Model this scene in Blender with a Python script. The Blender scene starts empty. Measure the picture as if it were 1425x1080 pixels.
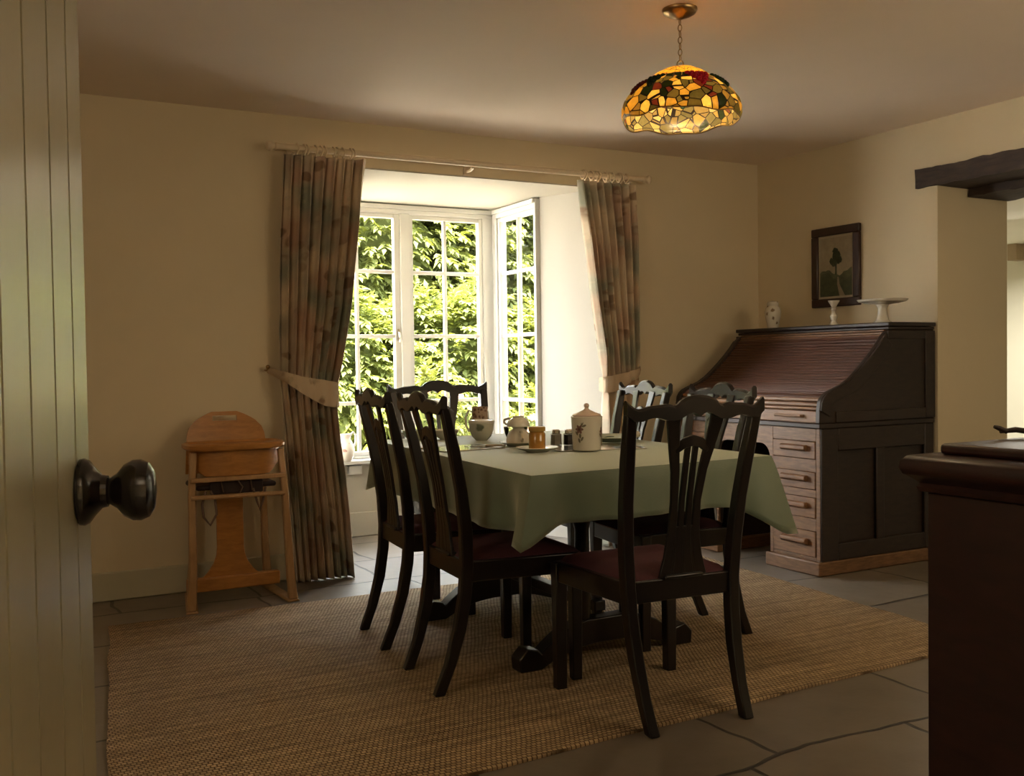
import bpy, bmesh, math, random
from math import sin, cos, pi, radians, sqrt, exp, atan2
from mathutils import Vector, Matrix
random.seed(7)
scene = bpy.context.scene
COL = scene.collection

# ------------------------------------------------------------------ helpers
def lin(r, g, b):
    f = lambda c: (c/255/12.92) if c/255 <= .04045 else ((c/255+.055)/1.055)**2.4
    return (f(r), f(g), f(b), 1)

class MB:
    """collects shapes and links them as one mesh object"""
    def __init__(s): s.v = []; s.f = []; s.m = []; s.uv = None
    def add(s, vs, fs, mi=0):
        n = len(s.v); s.v += [tuple(p) for p in vs]
        s.f += [tuple(i+n for i in f) for f in fs]; s.m += [mi]*len(fs); return s
    def box(s, x0, x1, y0, y1, z0, z1, mi=0):
        vs = [(x, y, z) for z in (z0, z1) for y in (y0, y1) for x in (x0, x1)]
        return s.add(vs, [(0,2,3,1),(4,5,7,6),(0,1,5,4),(2,6,7,3),(0,4,6,2),(1,3,7,5)], mi)
    def loft(s, loops, caps=True, closed=False, mi=0):
        k = len(loops[0]); n = len(loops); vs = [p for l in loops for p in l]; fs = []
        for i in range(n if closed else n-1):
            a, b = i*k, ((i+1) % n)*k
            for j in range(k): fs.append((a+j, a+(j+1) % k, b+(j+1) % k, b+j))
        if caps and not closed: fs += [tuple(range(k))[::-1], tuple(range((n-1)*k, n*k))]
        return s.add(vs, fs, mi)
    def prism(s, poly, c0, c1, fn, mi=0):
        return s.loft([[fn(a, b, c) for a, b in poly] for c in (c0, c1)], mi=mi)
    def rect_sweep(s, path, mi=0):
        """path of (x, y, z, w, d): rectangular section in the xy plane"""
        return s.loft([[(x-w/2, y-d/2, z), (x+w/2, y-d/2, z), (x+w/2, y+d/2, z), (x-w/2, y+d/2, z)] for x, y, z, w, d in path], mi=mi)
    def tube(s, path, r, seg=10, closed=False, mi=0, flat=1.0):
        P = [Vector(p) for p in path]; n = len(P); loops = []
        R = r if isinstance(r, (list, tuple)) else [r]*n
        t0 = None; nrm = None
        for i in range(n):
            if closed: t = (P[(i+1) % n]-P[i-1]).normalized()
            else: t = (P[min(i+1, n-1)]-P[max(i-1, 0)]).normalized()
            if nrm is None:
                a = Vector((0,0,1)) if abs(t.z) < .9 else Vector((1,0,0))
                nrm = t.cross(a).normalized()
            else:
                nrm = (nrm - t*nrm.dot(t)).normalized()
            b = t.cross(nrm)
            loops.append([tuple(P[i]+R[i]*(cos(2*pi*j/seg)*nrm+sin(2*pi*j/seg)*b*flat)) for j in range(seg)])
        return s.loft(loops, closed=closed, mi=mi)
    def lathe(s, prof, seg=32, c=(0,0,0), mi=0, axis='z', caps=True):
        loops = []
        for r, h in prof:
            l = []
            for j in range(seg):
                a = 2*pi*j/seg; x, y = r*cos(a), r*sin(a)
                l.append((c[0]+x, c[1]+y, c[2]+h) if axis == 'z' else (c[0]+h, c[1]+x, c[2]+y))
            loops.append(l)
        return s.loft(loops, caps=caps, mi=mi)
    def sphere(s, c, r, seg=12, sc=(1,1,1), mi=0):
        n = max(4, seg//2); prof = [(max(1e-4, r*sin(pi*i/n)), -r*cos(pi*i/n)) for i in range(n+1)]
        loops = [[(c[0]+a*cos(2*pi*j/seg)*sc[0], c[1]+a*sin(2*pi*j/seg)*sc[1], c[2]+h*sc[2]) for j in range(seg)] for a, h in prof]
        return s.loft(loops, mi=mi)
    def grid(s, fn, nu, nv, mi=0, uvfn=None):
        vs = [fn(i/nu, j/nv) for j in range(nv+1) for i in range(nu+1)]
        fs = [(j*(nu+1)+i, j*(nu+1)+i+1, (j+1)*(nu+1)+i+1, (j+1)*(nu+1)+i) for j in range(nv) for i in range(nu)]
        return s.add(vs, fs, mi)
    def xf(s, M, start=0):
        for i in range(start, len(s.v)): s.v[i] = tuple(M @ Vector(s.v[i]))
        return s
    def build(s, name, mats, parent=None, smooth=35, bevel=0, recalc=True, loc=None, seg=2):
        me = bpy.data.meshes.new(name); me.from_pydata(s.v, [], s.f)
        mats = mats if isinstance(mats, (list, tuple)) else [mats]
        for m in mats: me.materials.append(m)
        if len(mats) > 1: me.polygons.foreach_set('material_index', s.m)
        if recalc:
            bm = bmesh.new(); bm.from_mesh(me); bmesh.ops.recalc_face_normals(bm, faces=bm.faces); bm.to_mesh(me); bm.free()
        if smooth:
            me.polygons.foreach_set('use_smooth', [True]*len(me.polygons)); me.set_sharp_from_angle(angle=radians(smooth))
        me.update()
        o = bpy.data.objects.new(name, me); COL.objects.link(o)
        if parent: o.parent = parent
        if loc: o.location = loc
        if bevel:
            b = o.modifiers.new('edge', 'BEVEL'); b.width = bevel; b.segments = seg; b.limit_method = 'ANGLE'; b.angle_limit = radians(40); b.harden_normals = False
        return o

def tag(o, label, cat, group=None):
    o['label'] = label; o['category'] = cat
    if group: o['group'] = group
    return o
def thing(name, label, cat, loc=(0,0,0), rz=0, group=None):
    o = bpy.data.objects.new(name, None); COL.objects.link(o); o.empty_display_size = .1
    o.location = loc; o.rotation_euler = (0, 0, rz); return tag(o, label, cat, group)
def struct(o): o['kind'] = 'structure'; return o
def dup(root, loc, rz, label, group=None, sc=(1,1,1)):
    r = root.copy(); COL.objects.link(r); r.location = loc; r.rotation_euler = (0, 0, rz); r.scale = sc; r['label'] = label
    if group: r['group'] = group
    def rec(a, b):
        for ch in list(a.children):
            c = ch.copy(); COL.objects.link(c); c.parent = b; rec(ch, c)
    src = list(root.children)
    for ch in src:
        c = ch.copy(); COL.objects.link(c); c.parent = r
        for g in list(ch.children):
            d = g.copy(); COL.objects.link(d); d.parent = c
    return r

# ------------------------------------------------------------------ materials
def newmat(name):
    m = bpy.data.materials.new(name); m.use_nodes = True
    nt = m.node_tree; return m, nt, nt.nodes['Principled BSDF']
def N(nt, t, **k):
    n = nt.nodes.new(t)
    for a, v in k.items():
        if a in n.inputs: n.inputs[a].default_value = v
        else: setattr(n, a, v)
    return n
def L(nt, a, b): nt.links.new(a, b)
def coords(nt, scale=(1,1,1), kind='Object', rot=(0,0,0)):
    tc = N(nt, 'ShaderNodeTexCoord'); mp = N(nt, 'ShaderNodeMapping'); mp.inputs['Scale'].default_value = scale; mp.inputs['Rotation'].default_value = rot
    L(nt, tc.outputs[kind], mp.inputs['Vector']); return mp.outputs['Vector']
def ramp(nt, fac, stops):
    r = N(nt, 'ShaderNodeValToRGB'); e = r.color_ramp.elements
    while len(e) < len(stops): e.new(.5)
    for x, (p, c) in zip(e, stops): x.position = p; x.color = c
    L(nt, fac, r.inputs['Fac']); return r.outputs['Color']
def mixc(nt, fac, a, b, mode='MIX'):
    n = N(nt, 'ShaderNodeMix', data_type='RGBA', blend_type=mode)
    for sock, v in ((n.inputs[0], fac), (n.inputs[6], a), (n.inputs[7], b)):
        if hasattr(v, 'is_linked') or isinstance(v, bpy.types.NodeSocket): L(nt, v, sock)
        else: sock.default_value = v
    return n.outputs[2]
def noise(nt, vec, scale, detail=4, rough=.55, dist=0):
    n = N(nt, 'ShaderNodeTexNoise'); n.inputs['Scale'].default_value = scale; n.inputs['Detail'].default_value = detail
    n.inputs['Roughness'].default_value = rough; n.inputs['Distortion'].default_value = dist
    L(nt, vec, n.inputs['Vector']); return n.outputs['Fac']
def bump(nt, bs, h, strength, dist=.01):
    b = N(nt, 'ShaderNodeBump'); b.inputs['Strength'].default_value = strength; b.inputs['Distance'].default_value = dist
    L(nt, h, b.inputs['Height']); L(nt, b.outputs['Normal'], bs.inputs['Normal'])
def sh(c, k): return (c[0]*k, c[1]*k, c[2]*k, 1)

def simple(name, c, rough=.5, var=.12, scale=6, bmp=0, bscale=60, coat=0, metal=0, stretch=(1,1,1)):
    m, nt, bs = newmat(name); v = coords(nt, stretch)
    n = noise(nt, v, scale)
    col = ramp(nt, n, [(.3, sh(c, 1-var)), (.7, sh(c, 1+var))]); L(nt, col, bs.inputs['Base Color'])
    bs.inputs['Roughness'].default_value = rough; bs.inputs['Metallic'].default_value = metal
    bs.inputs['Coat Weight'].default_value = coat; bs.inputs['Coat Roughness'].default_value = .12
    if bmp: bump(nt, bs, noise(nt, v, bscale, 3), bmp, .004)
    return m
def wood(name, dark, light, rough=.4, grain=(3, 3, 40), coat=0, scale=5, bmp=.15):
    m, nt, bs = newmat(name); v = coords(nt, grain)
    n = noise(nt, v, scale, 6, .6, .6); n2 = noise(nt, coords(nt), 2.2, 2)
    c1 = ramp(nt, n, [(.32, dark), (.68, light)])
    c2 = mixc(nt, .25, c1, ramp(nt, n2, [(.3, dark), (.7, light)])); L(nt, c2, bs.inputs['Base Color'])
    bs.inputs['Roughness'].default_value = rough; bs.inputs['Coat Weight'].default_value = coat; bs.inputs['Coat Roughness'].default_value = .15
    bump(nt, bs, n, bmp, .002); return m

M_WALL = simple('cream_plaster', (.66, .56, .385, 1), .85, .035, 1.5, .25, 25)
M_BAY = simple('bay_plaster', (.50, .47, .40, 1), .8, .02, 1.5, .1, 25)
M_CEIL = simple('ceiling_plaster', (.80, .68, .57, 1), .85, .03, 1.2, .18, 12)
M_FARWALL = simple('next_room_plaster', (.74, .73, .62, 1), .85, .03, 1.5, .1, 20)
M_WHITE = simple('white_gloss_paint', (.62, .61, .58, 1), .35, .02, 4)
M_SKIRT = simple('skirting_paint', (.50, .46, .33, 1), .5, .05, 4)
M_DOOR = simple('door_paint', (.33, .305, .215, 1), .27, .06, 3, .06, 30)
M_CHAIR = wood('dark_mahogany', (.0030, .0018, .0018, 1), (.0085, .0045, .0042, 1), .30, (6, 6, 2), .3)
M_OAK = wood('brown_oak', (.10, .047, .020, 1), (.26, .135, .060, 1), .5, (2.5, 2, 14), .0, 6)
M_OAKH = wood('brown_oak_level', (.115, .054, .023, 1), (.29, .15, .068, 1), .5, (14, 1.6, 14), .0, 6)
M_OAK_SHADE = wood('brown_oak_shaded', (.013, .0075, .0055, 1), (.036, .020, .013, 1), .5, (2.5, 2.5, 9), 0, 6)  # same oak as the drawers, with the desk sides' shade put into the colour
M_TAMB = wood('tambour_oak', (.045, .015, .008, 1), (.115, .043, .022, 1), .45, (14, 1.2, 14), .05, 5)
M_RED = wood('red_mahogany', (.015, .0040, .0034, 1), (.036, .0095, .0075, 1), .45, (3, 2, 7), .1)
M_PINE = wood('honey_ply', (.33, .135, .03, 1), (.52, .235, .055, 1), .38, (3, 3, 12), .25, 4)
M_PINE2 = wood('honey_beech', (.34, .19, .08, 1), (.50, .30, .14, 1), .4, (8, 8, 2), .25, 4)
M_BEAM = wood('old_beam_oak', (.016, .010, .008, 1), (.07, .042, .03, 1), .75, (9, 1.5, 9), 0, 5, .8)
M_BLACK = simple('ebonised_wood', (.005, .0035, .0045, 1), .2, .1, 4, coat=.15)
M_CHINA = simple('white_china', (.68, .63, .53, 1), .18, .03, 4, coat=.4)
M_PLATEG = simple('celadon_china', (.52, .55, .42, 1), .2, .05, 5, coat=.4)
M_BRASS = simple('aged_brass', (.34, .22, .10, 1), .32, .2, 8, metal=1)
M_LEATH = simple('dark_leather', (.03, .012, .009, 1), .5, .2, 8, .2, 60)
M_STRAP = simple('harness_webbing', (.16, .10, .07, 1), .8, .1, 40)
M_ROD = simple('rod_paint', (.70, .57, .40, 1), .45, .06, 8)
M_SILVER = simple('silver_plate', (.62, .58, .50, 1), .16, .1, 6, metal=1)
M_TERRA = simple('terrace_stone', (.70, .64, .54, 1), .9, .10, 2, .2, 20)
M_BARK = simple('bark', (.10, .07, .045, 1), .9, .3, 6, .5, 20)

def mat_fabric_red():
    m, nt, bs = newmat('burgundy_velvet'); v = coords(nt)
    c = ramp(nt, noise(nt, v, 7, 4), [(.3, (.028, .003, .007, 1)), (.7, (.055, .006, .012, 1))]); L(nt, c, bs.inputs['Base Color'])
    bs.inputs['Roughness'].default_value = .85; bs.inputs['Sheen Weight'].default_value = .15; bs.inputs['Sheen Tint'].default_value = (.6, .25, .25, 1)
    bump(nt, bs, noise(nt, v, 220, 2), .3, .002); return m
M_SEAT = mat_fabric_red()

def mat_cloth():
    m, nt, bs = newmat('sage_green_linen'); v = coords(nt)
    c = ramp(nt, noise(nt, v, 5, 4), [(.3, (.118, .158, .105, 1)), (.7, (.142, .185, .124, 1))])
    w1 = N(nt, 'ShaderNodeTexWave', bands_direction='X'); w1.inputs['Scale'].default_value = 160; w1.inputs['Distortion'].default_value = 1
    w2 = N(nt, 'ShaderNodeTexWave', bands_direction='Y'); w2.inputs['Scale'].default_value = 160; w2.inputs['Distortion'].default_value = 1
    L(nt, v, w1.inputs['Vector']); L(nt, v, w2.inputs['Vector'])
    a = N(nt, 'ShaderNodeMath', operation='ADD'); L(nt, w1.outputs['Fac'], a.inputs[0]); L(nt, w2.outputs['Fac'], a.inputs[1])
    L(nt, c, bs.inputs['Base Color']); bs.inputs['Roughness'].default_value = .5; bs.inputs['Sheen Weight'].default_value = .8; bs.inputs['Sheen Tint'].default_value = (.90, .90, .75, 1)
    bump(nt, bs, a.outputs[0], .15, .001); return m
M_CLOTH = mat_cloth()

def mat_floor():
    m, nt, bs = newmat('flagstones'); v = coords(nt)
    nz = N(nt, 'ShaderNodeTexNoise'); nz.inputs['Scale'].default_value = 1.6; nz.inputs['Detail'].default_value = 3; L(nt, v, nz.inputs['Vector'])
    vm = N(nt, 'ShaderNodeVectorMath', operation='MULTIPLY_ADD'); L(nt, nz.outputs['Color'], vm.inputs[0]); vm.inputs[1].default_value = (.16, .16, 0); L(nt, v, vm.inputs[2])
    b = N(nt, 'ShaderNodeTexBrick', offset=.43, squash=.8, squash_frequency=3); L(nt, vm.outputs[0], b.inputs['Vector'])
    for k, x in (('Scale', 1), ('Mortar Size', .009), ('Mortar Smooth', .35), ('Brick Width', .82), ('Row Height', .56), ('Bias', 0)): b.inputs[k].default_value = x
    b.inputs['Color1'].default_value = (.245, .205, .16, 1); b.inputs['Color2'].default_value = (.185, .155, .125, 1); b.inputs['Mortar'].default_value = (.055, .045, .036, 1)
    c = mixc(nt, .55, b.outputs['Color'], ramp(nt, noise(nt, v, 4, 6, .65), [(.25, (.45, .42, .38, 1)), (.75, (1.0, .98, .94, 1))]), 'MULTIPLY')
    L(nt, c, bs.inputs['Base Color']); bs.inputs['Roughness'].default_value = .42
    h = N(nt, 'ShaderNodeMath', operation='MULTIPLY_ADD'); L(nt, noise(nt, v, 9, 5), h.inputs[0]); h.inputs[1].default_value = .35
    inv = N(nt, 'ShaderNodeMath', operation='SUBTRACT'); inv.inputs[0].default_value = 1; L(nt, b.outputs['Fac'], inv.inputs[1]); L(nt, inv.outputs[0], h.inputs[2])
    bump(nt, bs, h.outputs[0], .5, .012); return m
M_FLOOR = mat_floor()

def mat_rug():
    m, nt, bs = newmat('jute_weave'); v = coords(nt)
    nz = N(nt, 'ShaderNodeTexNoise'); nz.inputs['Scale'].default_value = 5; L(nt, v, nz.inputs['Vector'])
    vm = N(nt, 'ShaderNodeVectorMath', operation='MULTIPLY_ADD'); L(nt, nz.outputs['Color'], vm.inputs[0]); vm.inputs[1].default_value = (.02, .02, 0); L(nt, v, vm.inputs[2])
    b = N(nt, 'ShaderNodeTexBrick', offset=.5); L(nt, vm.outputs[0], b.inputs['Vector'])
    for k, x in (('Scale', 1), ('Mortar Size', .0032), ('Mortar Smooth', 1), ('Brick Width', .0165), ('Row Height', .0165), ('Bias', 0)): b.inputs[k].default_value = x
    b.inputs['Color1'].default_value = (.58, .42, .24, 1); b.inputs['Color2'].default_value = (.43, .305, .17, 1); b.inputs['Mortar'].default_value = (.13, .08, .04, 1)
    st = ramp(nt, noise(nt, coords(nt, (.7, 11, 1)), 3, 4), [(.34, (.58, .54, .50, 1)), (.66, (1.1, 1.06, 1.03, 1))])
    c = mixc(nt, .8, b.outputs['Color'], st, 'MULTIPLY'); L(nt, c, bs.inputs['Base Color']); bs.inputs['Roughness'].default_value = .9
    inv = N(nt, 'ShaderNodeMath', operation='SUBTRACT'); inv.inputs[0].default_value = 1; L(nt, b.outputs['Fac'], inv.inputs[1])
    bump(nt, bs, inv.outputs[0], .9, .006); return m
M_RUG = mat_rug()

def mat_curtain():
    m, nt, bs = newmat('faded_floral_linen'); v = coords(nt, (1, 1, 1), 'UV')
    nz = N(nt, 'ShaderNodeTexNoise'); nz.inputs['Scale'].default_value = 9; nz.inputs['Detail'].default_value = 3; L(nt, v, nz.inputs['Vector'])
    vm = N(nt, 'ShaderNodeVectorMath', operation='MULTIPLY_ADD'); L(nt, nz.outputs['Color'], vm.inputs[0]); vm.inputs[1].default_value = (.09, .09, 0); L(nt, v, vm.inputs[2])
    base = (.64, .52, .37, 1)
    def blobs(scale, lo, hi):
        vo = N(nt, 'ShaderNodeTexVoronoi', feature='SMOOTH_F1'); vo.inputs['Scale'].default_value = scale; vo.inputs['Smoothness'].default_value = .12; L(nt, vm.outputs[0], vo.inputs['Vector'])
        return ramp(nt, vo.outputs['Distance'], [(lo, (1,1,1,1)), (hi, (0,0,0,1))])
    g = ramp(nt, noise(nt, coords(nt, (.9, .9, 1), 'UV'), 3.2, 2), [(.44, (0,0,0,1)), (.60, (.85,.85,.85,1))])
    c = mixc(nt, g, base, (.225, .25, .19, 1))
    p = ramp(nt, noise(nt, coords(nt, (1, 1, 1), 'UV', (0, 0, 2)), 3.6, 2), [(.46, (0,0,0,1)), (.62, (.8,.8,.8,1))])
    c = mixc(nt, p, c, (.48, .31, .215, 1))
    f1 = blobs(9, .26, .34); k1 = ramp(nt, noise(nt, v, 2.6, 1), [(.42, (0,0,0,1)), (.52, (.8,.8,.8,1))])
    mm = mixc(nt, 1, f1, k1, 'MULTIPLY'); c = mixc(nt, mm, c, (.22, .135, .08, 1))
    f2 = blobs(22, .20, .30); c = mixc(nt, mixc(nt, 1, f2, (.4,.4,.4,1), 'MULTIPLY'), c, (.50, .41, .29, 1))
    L(nt, c, bs.inputs['Base Color']); bs.inputs['Roughness'].default_value = .9; bs.inputs['Sheen Weight'].default_value = .15
    bump(nt, bs, noise(nt, coords(nt), 300, 2), .2, .001); return m
M_CURT = mat_curtain()

def mat_glass(name, tint=(1,1,1,1), refl=.06):
    m, nt, bs = newmat(name); nt.nodes.remove(bs); out = nt.nodes['Material Output']
    t = N(nt, 'ShaderNodeBsdfTransparent'); t.inputs['Color'].default_value = tint
    g = N(nt, 'ShaderNodeBsdfGlossy'); g.inputs['Roughness'].default_value = .03
    lw = N(nt, 'ShaderNodeLayerWeight'); lw.inputs['Blend'].default_value = refl
    mx = N(nt, 'ShaderNodeMixShader'); L(nt, lw.outputs['Fresnel'], mx.inputs[0]); L(nt, t.outputs[0], mx.inputs[1]); L(nt, g.outputs[0], mx.inputs[2])
    L(nt, mx.outputs[0], out.inputs['Surface']); return m
M_PANE = mat_glass('window_glass')
M_TUMB = mat_glass('table_glass', (.93, .92, .88, 1), .35)

def mat_leaf(name, a, b, tr=.45):
    m, nt, bs = newmat(name); out = nt.nodes['Material Output']
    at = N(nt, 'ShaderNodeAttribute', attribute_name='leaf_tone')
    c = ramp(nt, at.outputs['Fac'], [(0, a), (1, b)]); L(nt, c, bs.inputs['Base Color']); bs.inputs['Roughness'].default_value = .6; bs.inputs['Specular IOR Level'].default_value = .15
    t = N(nt, 'ShaderNodeBsdfTranslucent'); L(nt, mixc(nt, 1, c, (1.25, 1.2, .5, 1), 'MULTIPLY'), t.inputs['Color'])
    mx = N(nt, 'ShaderNodeMixShader'); mx.inputs[0].default_value = tr; L(nt, bs.outputs[0], mx.inputs[1]); L(nt, t.outputs[0], mx.inputs[2])
    L(nt, mx.outputs[0], out.inputs['Surface']); return m
M_LEAF_LIME = mat_leaf('lime_leaf', (.066, .088, .020, 1), (.145, .165, .050, 1))
M_LEAF_MID = mat_leaf('mid_leaf', (.06, .078, .018, 1), (.14, .155, .045, 1))
M_LEAF_DARK = mat_leaf('dark_leaf', (.05, .064, .018, 1), (.11, .125, .04, 1), .35)

def mat_floral(name, body, spots, scale=14, lo=.16, hi=.24):
    m, nt, bs = newmat(name); v = coords(nt)
    nz = N(nt, 'ShaderNodeTexNoise'); nz.inputs['Scale'].default_value = 30; L(nt, v, nz.inputs['Vector'])
    vm = N(nt, 'ShaderNodeVectorMath', operation='MULTIPLY_ADD'); L(nt, nz.outputs['Color'], vm.inputs[0]); vm.inputs[1].default_value = (.03, .03, .03); L(nt, v, vm.inputs[2])
    vo = N(nt, 'ShaderNodeTexVoronoi'); vo.inputs['Scale'].default_value = scale; L(nt, vm.outputs[0], vo.inputs['Vector'])
    k = ramp(nt, vo.outputs['Distance'], [(lo, (1,1,1,1)), (hi, (0,0,0,1))])
    sp = ramp(nt, noise(nt, v, 18, 1), [(.4, spots[0]), (.6, spots[1])])
    L(nt, mixc(nt, k, body, sp), bs.inputs['Base Color']); bs.inputs['Roughness'].default_value = .2; bs.inputs['Coat Weight'].default_value = .4; return m
M_FLOR_JUG = mat_floral('jug_rose_pattern', (.74, .68, .60, 1), ((.42, .16, .13, 1), (.35, .28, .20, 1)), 18, .2, .3)
M_FLOR_BOWL = mat_floral('bowl_leaf_pattern', (.50, .47, .37, 1), ((.10, .12, .08, 1), (.22, .22, .16, 1)), 20, .30, .46)
M_FLOR_MUG = mat_floral('mug_brown_pattern', (.42, .29, .20, 1), ((.12, .06, .04, 1), (.20, .11, .07, 1)), 55, .25, .5)
M_FLOR_JAR = mat_floral('ginger_jar_pattern', (.66, .60, .50, 1), ((.16, .10, .06, 1), (.26, .17, .09, 1)), 20, .22, .32)

M_TIE = mat_floral('tieback_floral_linen', (.47, .355, .24, 1), ((.22, .14, .085, 1), (.36, .30, .20, 1)), 13, .18, .34)
M_TIE.node_tree.nodes['Principled BSDF'].inputs['Roughness'].default_value = .9; M_TIE.node_tree.nodes['Principled BSDF'].inputs['Coat Weight'].default_value = 0
# ------------------------------------------------------------------ camera (fitted to the photograph's vanishing points)
F_PX = 1393.18
YAW, PITCH, ROLL = 0.493763, -0.026559, -0.013763
H = 1.15
fw = Vector((sin(YAW)*cos(PITCH), cos(YAW)*cos(PITCH), sin(PITCH)))
r0 = Vector((cos(YAW), -sin(YAW), 0)); u0 = r0.cross(fw)
rr = cos(ROLL)*r0 + sin(ROLL)*u0; uu = -sin(ROLL)*r0 + cos(ROLL)*u0
cam = bpy.data.cameras.new('camera'); camo = bpy.data.objects.new('camera', cam); COL.objects.link(camo)
camo.matrix_world = Matrix(((rr.x, uu.x, -fw.x, 0), (rr.y, uu.y, -fw.y, 0), (rr.z, uu.z, -fw.z, H), (0,0,0,1)))
cam.sensor_fit = 'HORIZONTAL'; cam.sensor_width = 36; cam.lens = 36*F_PX/1425; cam.clip_start = .02; cam.clip_end = 100
scene.camera = camo

# ------------------------------------------------------------------ room shell
W, R, C = 5.262, 4.764, 2.470          # window wall, right wall, ceiling
WT = .45                               # thickness of the old walls
BX0, BX1, BY = 1.79, 3.31, 6.33        # bay
struct(MB().box(-1.4, 9.6, -2.2, 8.3, -.2, 0).build('floor', M_FLOOR, smooth=0))
struct(MB().box(-1.4, R+.6, -2.2, W+WT, C, C+.15).build('ceiling', M_CEIL, smooth=0))
SP = .19                               # splay of the window reveal
flatz = lambda a, b, c: (a, b, c)
m = MB(); m.prism([(-1.4, W), (BX0-SP, W), (BX0, W+WT), (-1.4, W+WT)], 0, C, flatz); m.prism([(BX1+SP, W), (R+.6, W), (R+.6, W+WT), (BX1, W+WT)], 0, C, flatz)
m.prism([(BX0-SP, W), (BX1+SP, W), (BX1, W+WT), (BX0, W+WT)], 2.23, C, flatz)
struct(m.build('wall_back', M_WALL, smooth=0))
m = MB()
k_ = SP*.996
m.prism([(BX1+k_, W+.003), (BX1, W+WT), (BX1-.012, W+WT), (BX1+k_-.012, W+.003)], 0, 2.2225, flatz)
m.prism([(BX0-k_, W+.003), (BX0, W+WT), (BX0+.012, W+WT), (BX0-k_+.012, W+.003)], 0, 2.2225, flatz)
m.box(BX0-.16, BX1+.12, BY, BY+.2, 0, .49)
m.box(BX0-.16, BX0+.02, W+WT, BY+.001, 0, .49); m.box(BX1-.02, BX1+.12, W+WT, BY+.001, 0, .49)
struct(m.build('wall_bay', M_BAY, smooth=0))
m = MB(); m.box(BX0-.16, BX1+.14, W+WT, BY+.26, 2.2225, 2.36); m.prism([(BX0-k_, W+.003), (BX1+k_, W+.003), (BX1, W+WT), (BX0, W+WT)], 2.2225, 2.2295, flatz)
struct(m.build('ceiling_bay', M_BAY, smooth=0))
OPY0, OPY1, RT = 1.95, 3.81, .60       # opening in the right wall
m = MB(); m.box(R, R+RT, OPY1, W+.2, 0, C); m.box(R, R+RT, OPY0, OPY1, 2.15, C); m.box(R, R+RT, -.1, OPY0, 0, C)
struct(m.build('wall_right', M_WALL, smooth=0))
struct(MB().box(-1.4, -1.2, -2.2, W+.1, 0, C).build('wall_left', M_WALL, smooth=0))
m = MB(); m.box(-1.2, -.34, .16, .32, 0, C); m.box(.62, R, .16, .32, 0, C); m.box(-.34, .62, .16, .32, 2.06, C)
struct(m.build('wall_front', M_WALL, smooth=0))
struct(MB().box(-1.4, R, -2.2, -2.05, 0, C).build('wall_hall', M_WALL, smooth=0))
# next room
m = MB(); m.box(9.2, 9.4, -.1, 8.2, 0, C); m.box(R+RT, 9.4, 8.0, 8.2, 0, C); m.box(R+RT, 9.4, -.25, -.1, 0, C); m.box(R+.3, R+RT, W+WT, 8.2, 0, C)
struct(m.build('wall_far', M_FARWALL, smooth=0))
struct(MB().box(R+RT, 9.4, -.25, 8.2, 2.24, 2.4).build('ceiling_far', M_FARWALL, smooth=0))
# skirting
def skirting(name, x0, x1, y0, y1, h):
    m = MB(); m.box(x0, x1, y0, y1, 0, h)
    return struct(m.build(name, M_SKIRT, bevel=.006))
skirting('baseboard_back', -1.2, 1.59, W-.018, W, .142)
skirting('baseboard_back_right', BX1+.2, R, W-.018, W, .142)
skirting('baseboard_right', R-.018, R, OPY1+.02, W-.018, .142)
o = skirting('baseboard_bay', BX0+.012, BX1-.012, BY-.012, BY, .163); o.data.materials[0] = M_BAY
# sill board
m = MB(); m.box(BX0+.015, BX1-.015, BY-.10, BY+.05, .49, .515); m.box(BX1-.10, BX1+.06, W+WT+.01, BY-.1, .49, .515); m.box(BX0-.06, BX0+.1, W+WT+.01, BY-.1, .49, .515)
struct(m.build('trim_1', M_WHITE, bevel=.005))
# lintel: rough old beam over the opening plus a second board deeper in
def rough_beam(name, x0, x1, y0, y1, z0, z1, n=22, amp=.008):
    m = MB(); loops = []; rnd = random.Random(3)
    for i in range(n+1):
        y = y0+(y1-y0)*i/n; j = lambda: rnd.uniform(-amp, amp)
        loops.append([(x0+j(), y, z0+j()), (x1, y, z0+j()), (x1, y, z1+j()*.6), ((x0+x1)/2, y, z1+j()), (x0+j(), y, z1+j()), (x0+j()*1.5, y, (z0+z1)/2+j())])
    m.loft(loops); return struct(m.build(name, M_BEAM, smooth=50))
rough_beam('trim_2', R-.028, R+.26, 1.75, 3.938, 2.098, 2.203, 60, .0045)
rough_beam('trim_3', R+.245, R+.595, 1.85, 3.80, 2.05, 2.149, 40, .005)

# ------------------------------------------------------------------ windows
ROWS = [.537, .885, 1.331, 1.766, 2.137]
def bars(mb, a0, a1, z0, z1, stile, rail_t, rail_b, cols, depth, mapf):
    """casement frame with glazing bars; mapf maps (a, depth, z) boxes"""
    def bx(p0, p1, q0, q1, dd=depth): mapf(mb, p0, p1, q0, q1, dd)
    bx(a0, a0+stile, z0, z1); bx(a1-stile, a1, z0, z1); bx(a0+stile, a1-stile, z0, z0+rail_b); bx(a0+stile, a1-stile, z1-rail_t, z1)
    for c in cols: bx(c-.011, c+.011, z0+rail_b, z1-rail_t, depth*.7)
    for z in ROWS[1:-1]: bx(a0+stile, a1-stile, z-.012, z+.012, depth*.68)
fx = lambda mb, p0, p1, q0, q1, d: mb.box(p0, p1, 6.365-d/2, 6.365+d/2, q0, q1)
m = MB()
m.box(BX0-.02, 1.925, 6.33, 6.41, .515, 2.215); m.box(2.566, 2.634, 6.325, 6.41, .515, 2.16); m.box(3.19, 3.27, 6.33, 6.41, .515, 2.215)
m.box(1.925, 3.19, 6.33, 6.41, .515, .532); m.box(1.925, 3.19, 6.33, 6.41, 2.155, 2.215); m.box(BX0+.01, 3.262, 6.312, 6.33, 2.185, 2.215); m.box(BX0+.01, 3.262, 6.322, 6.33, 2.16, 2.185)
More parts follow.
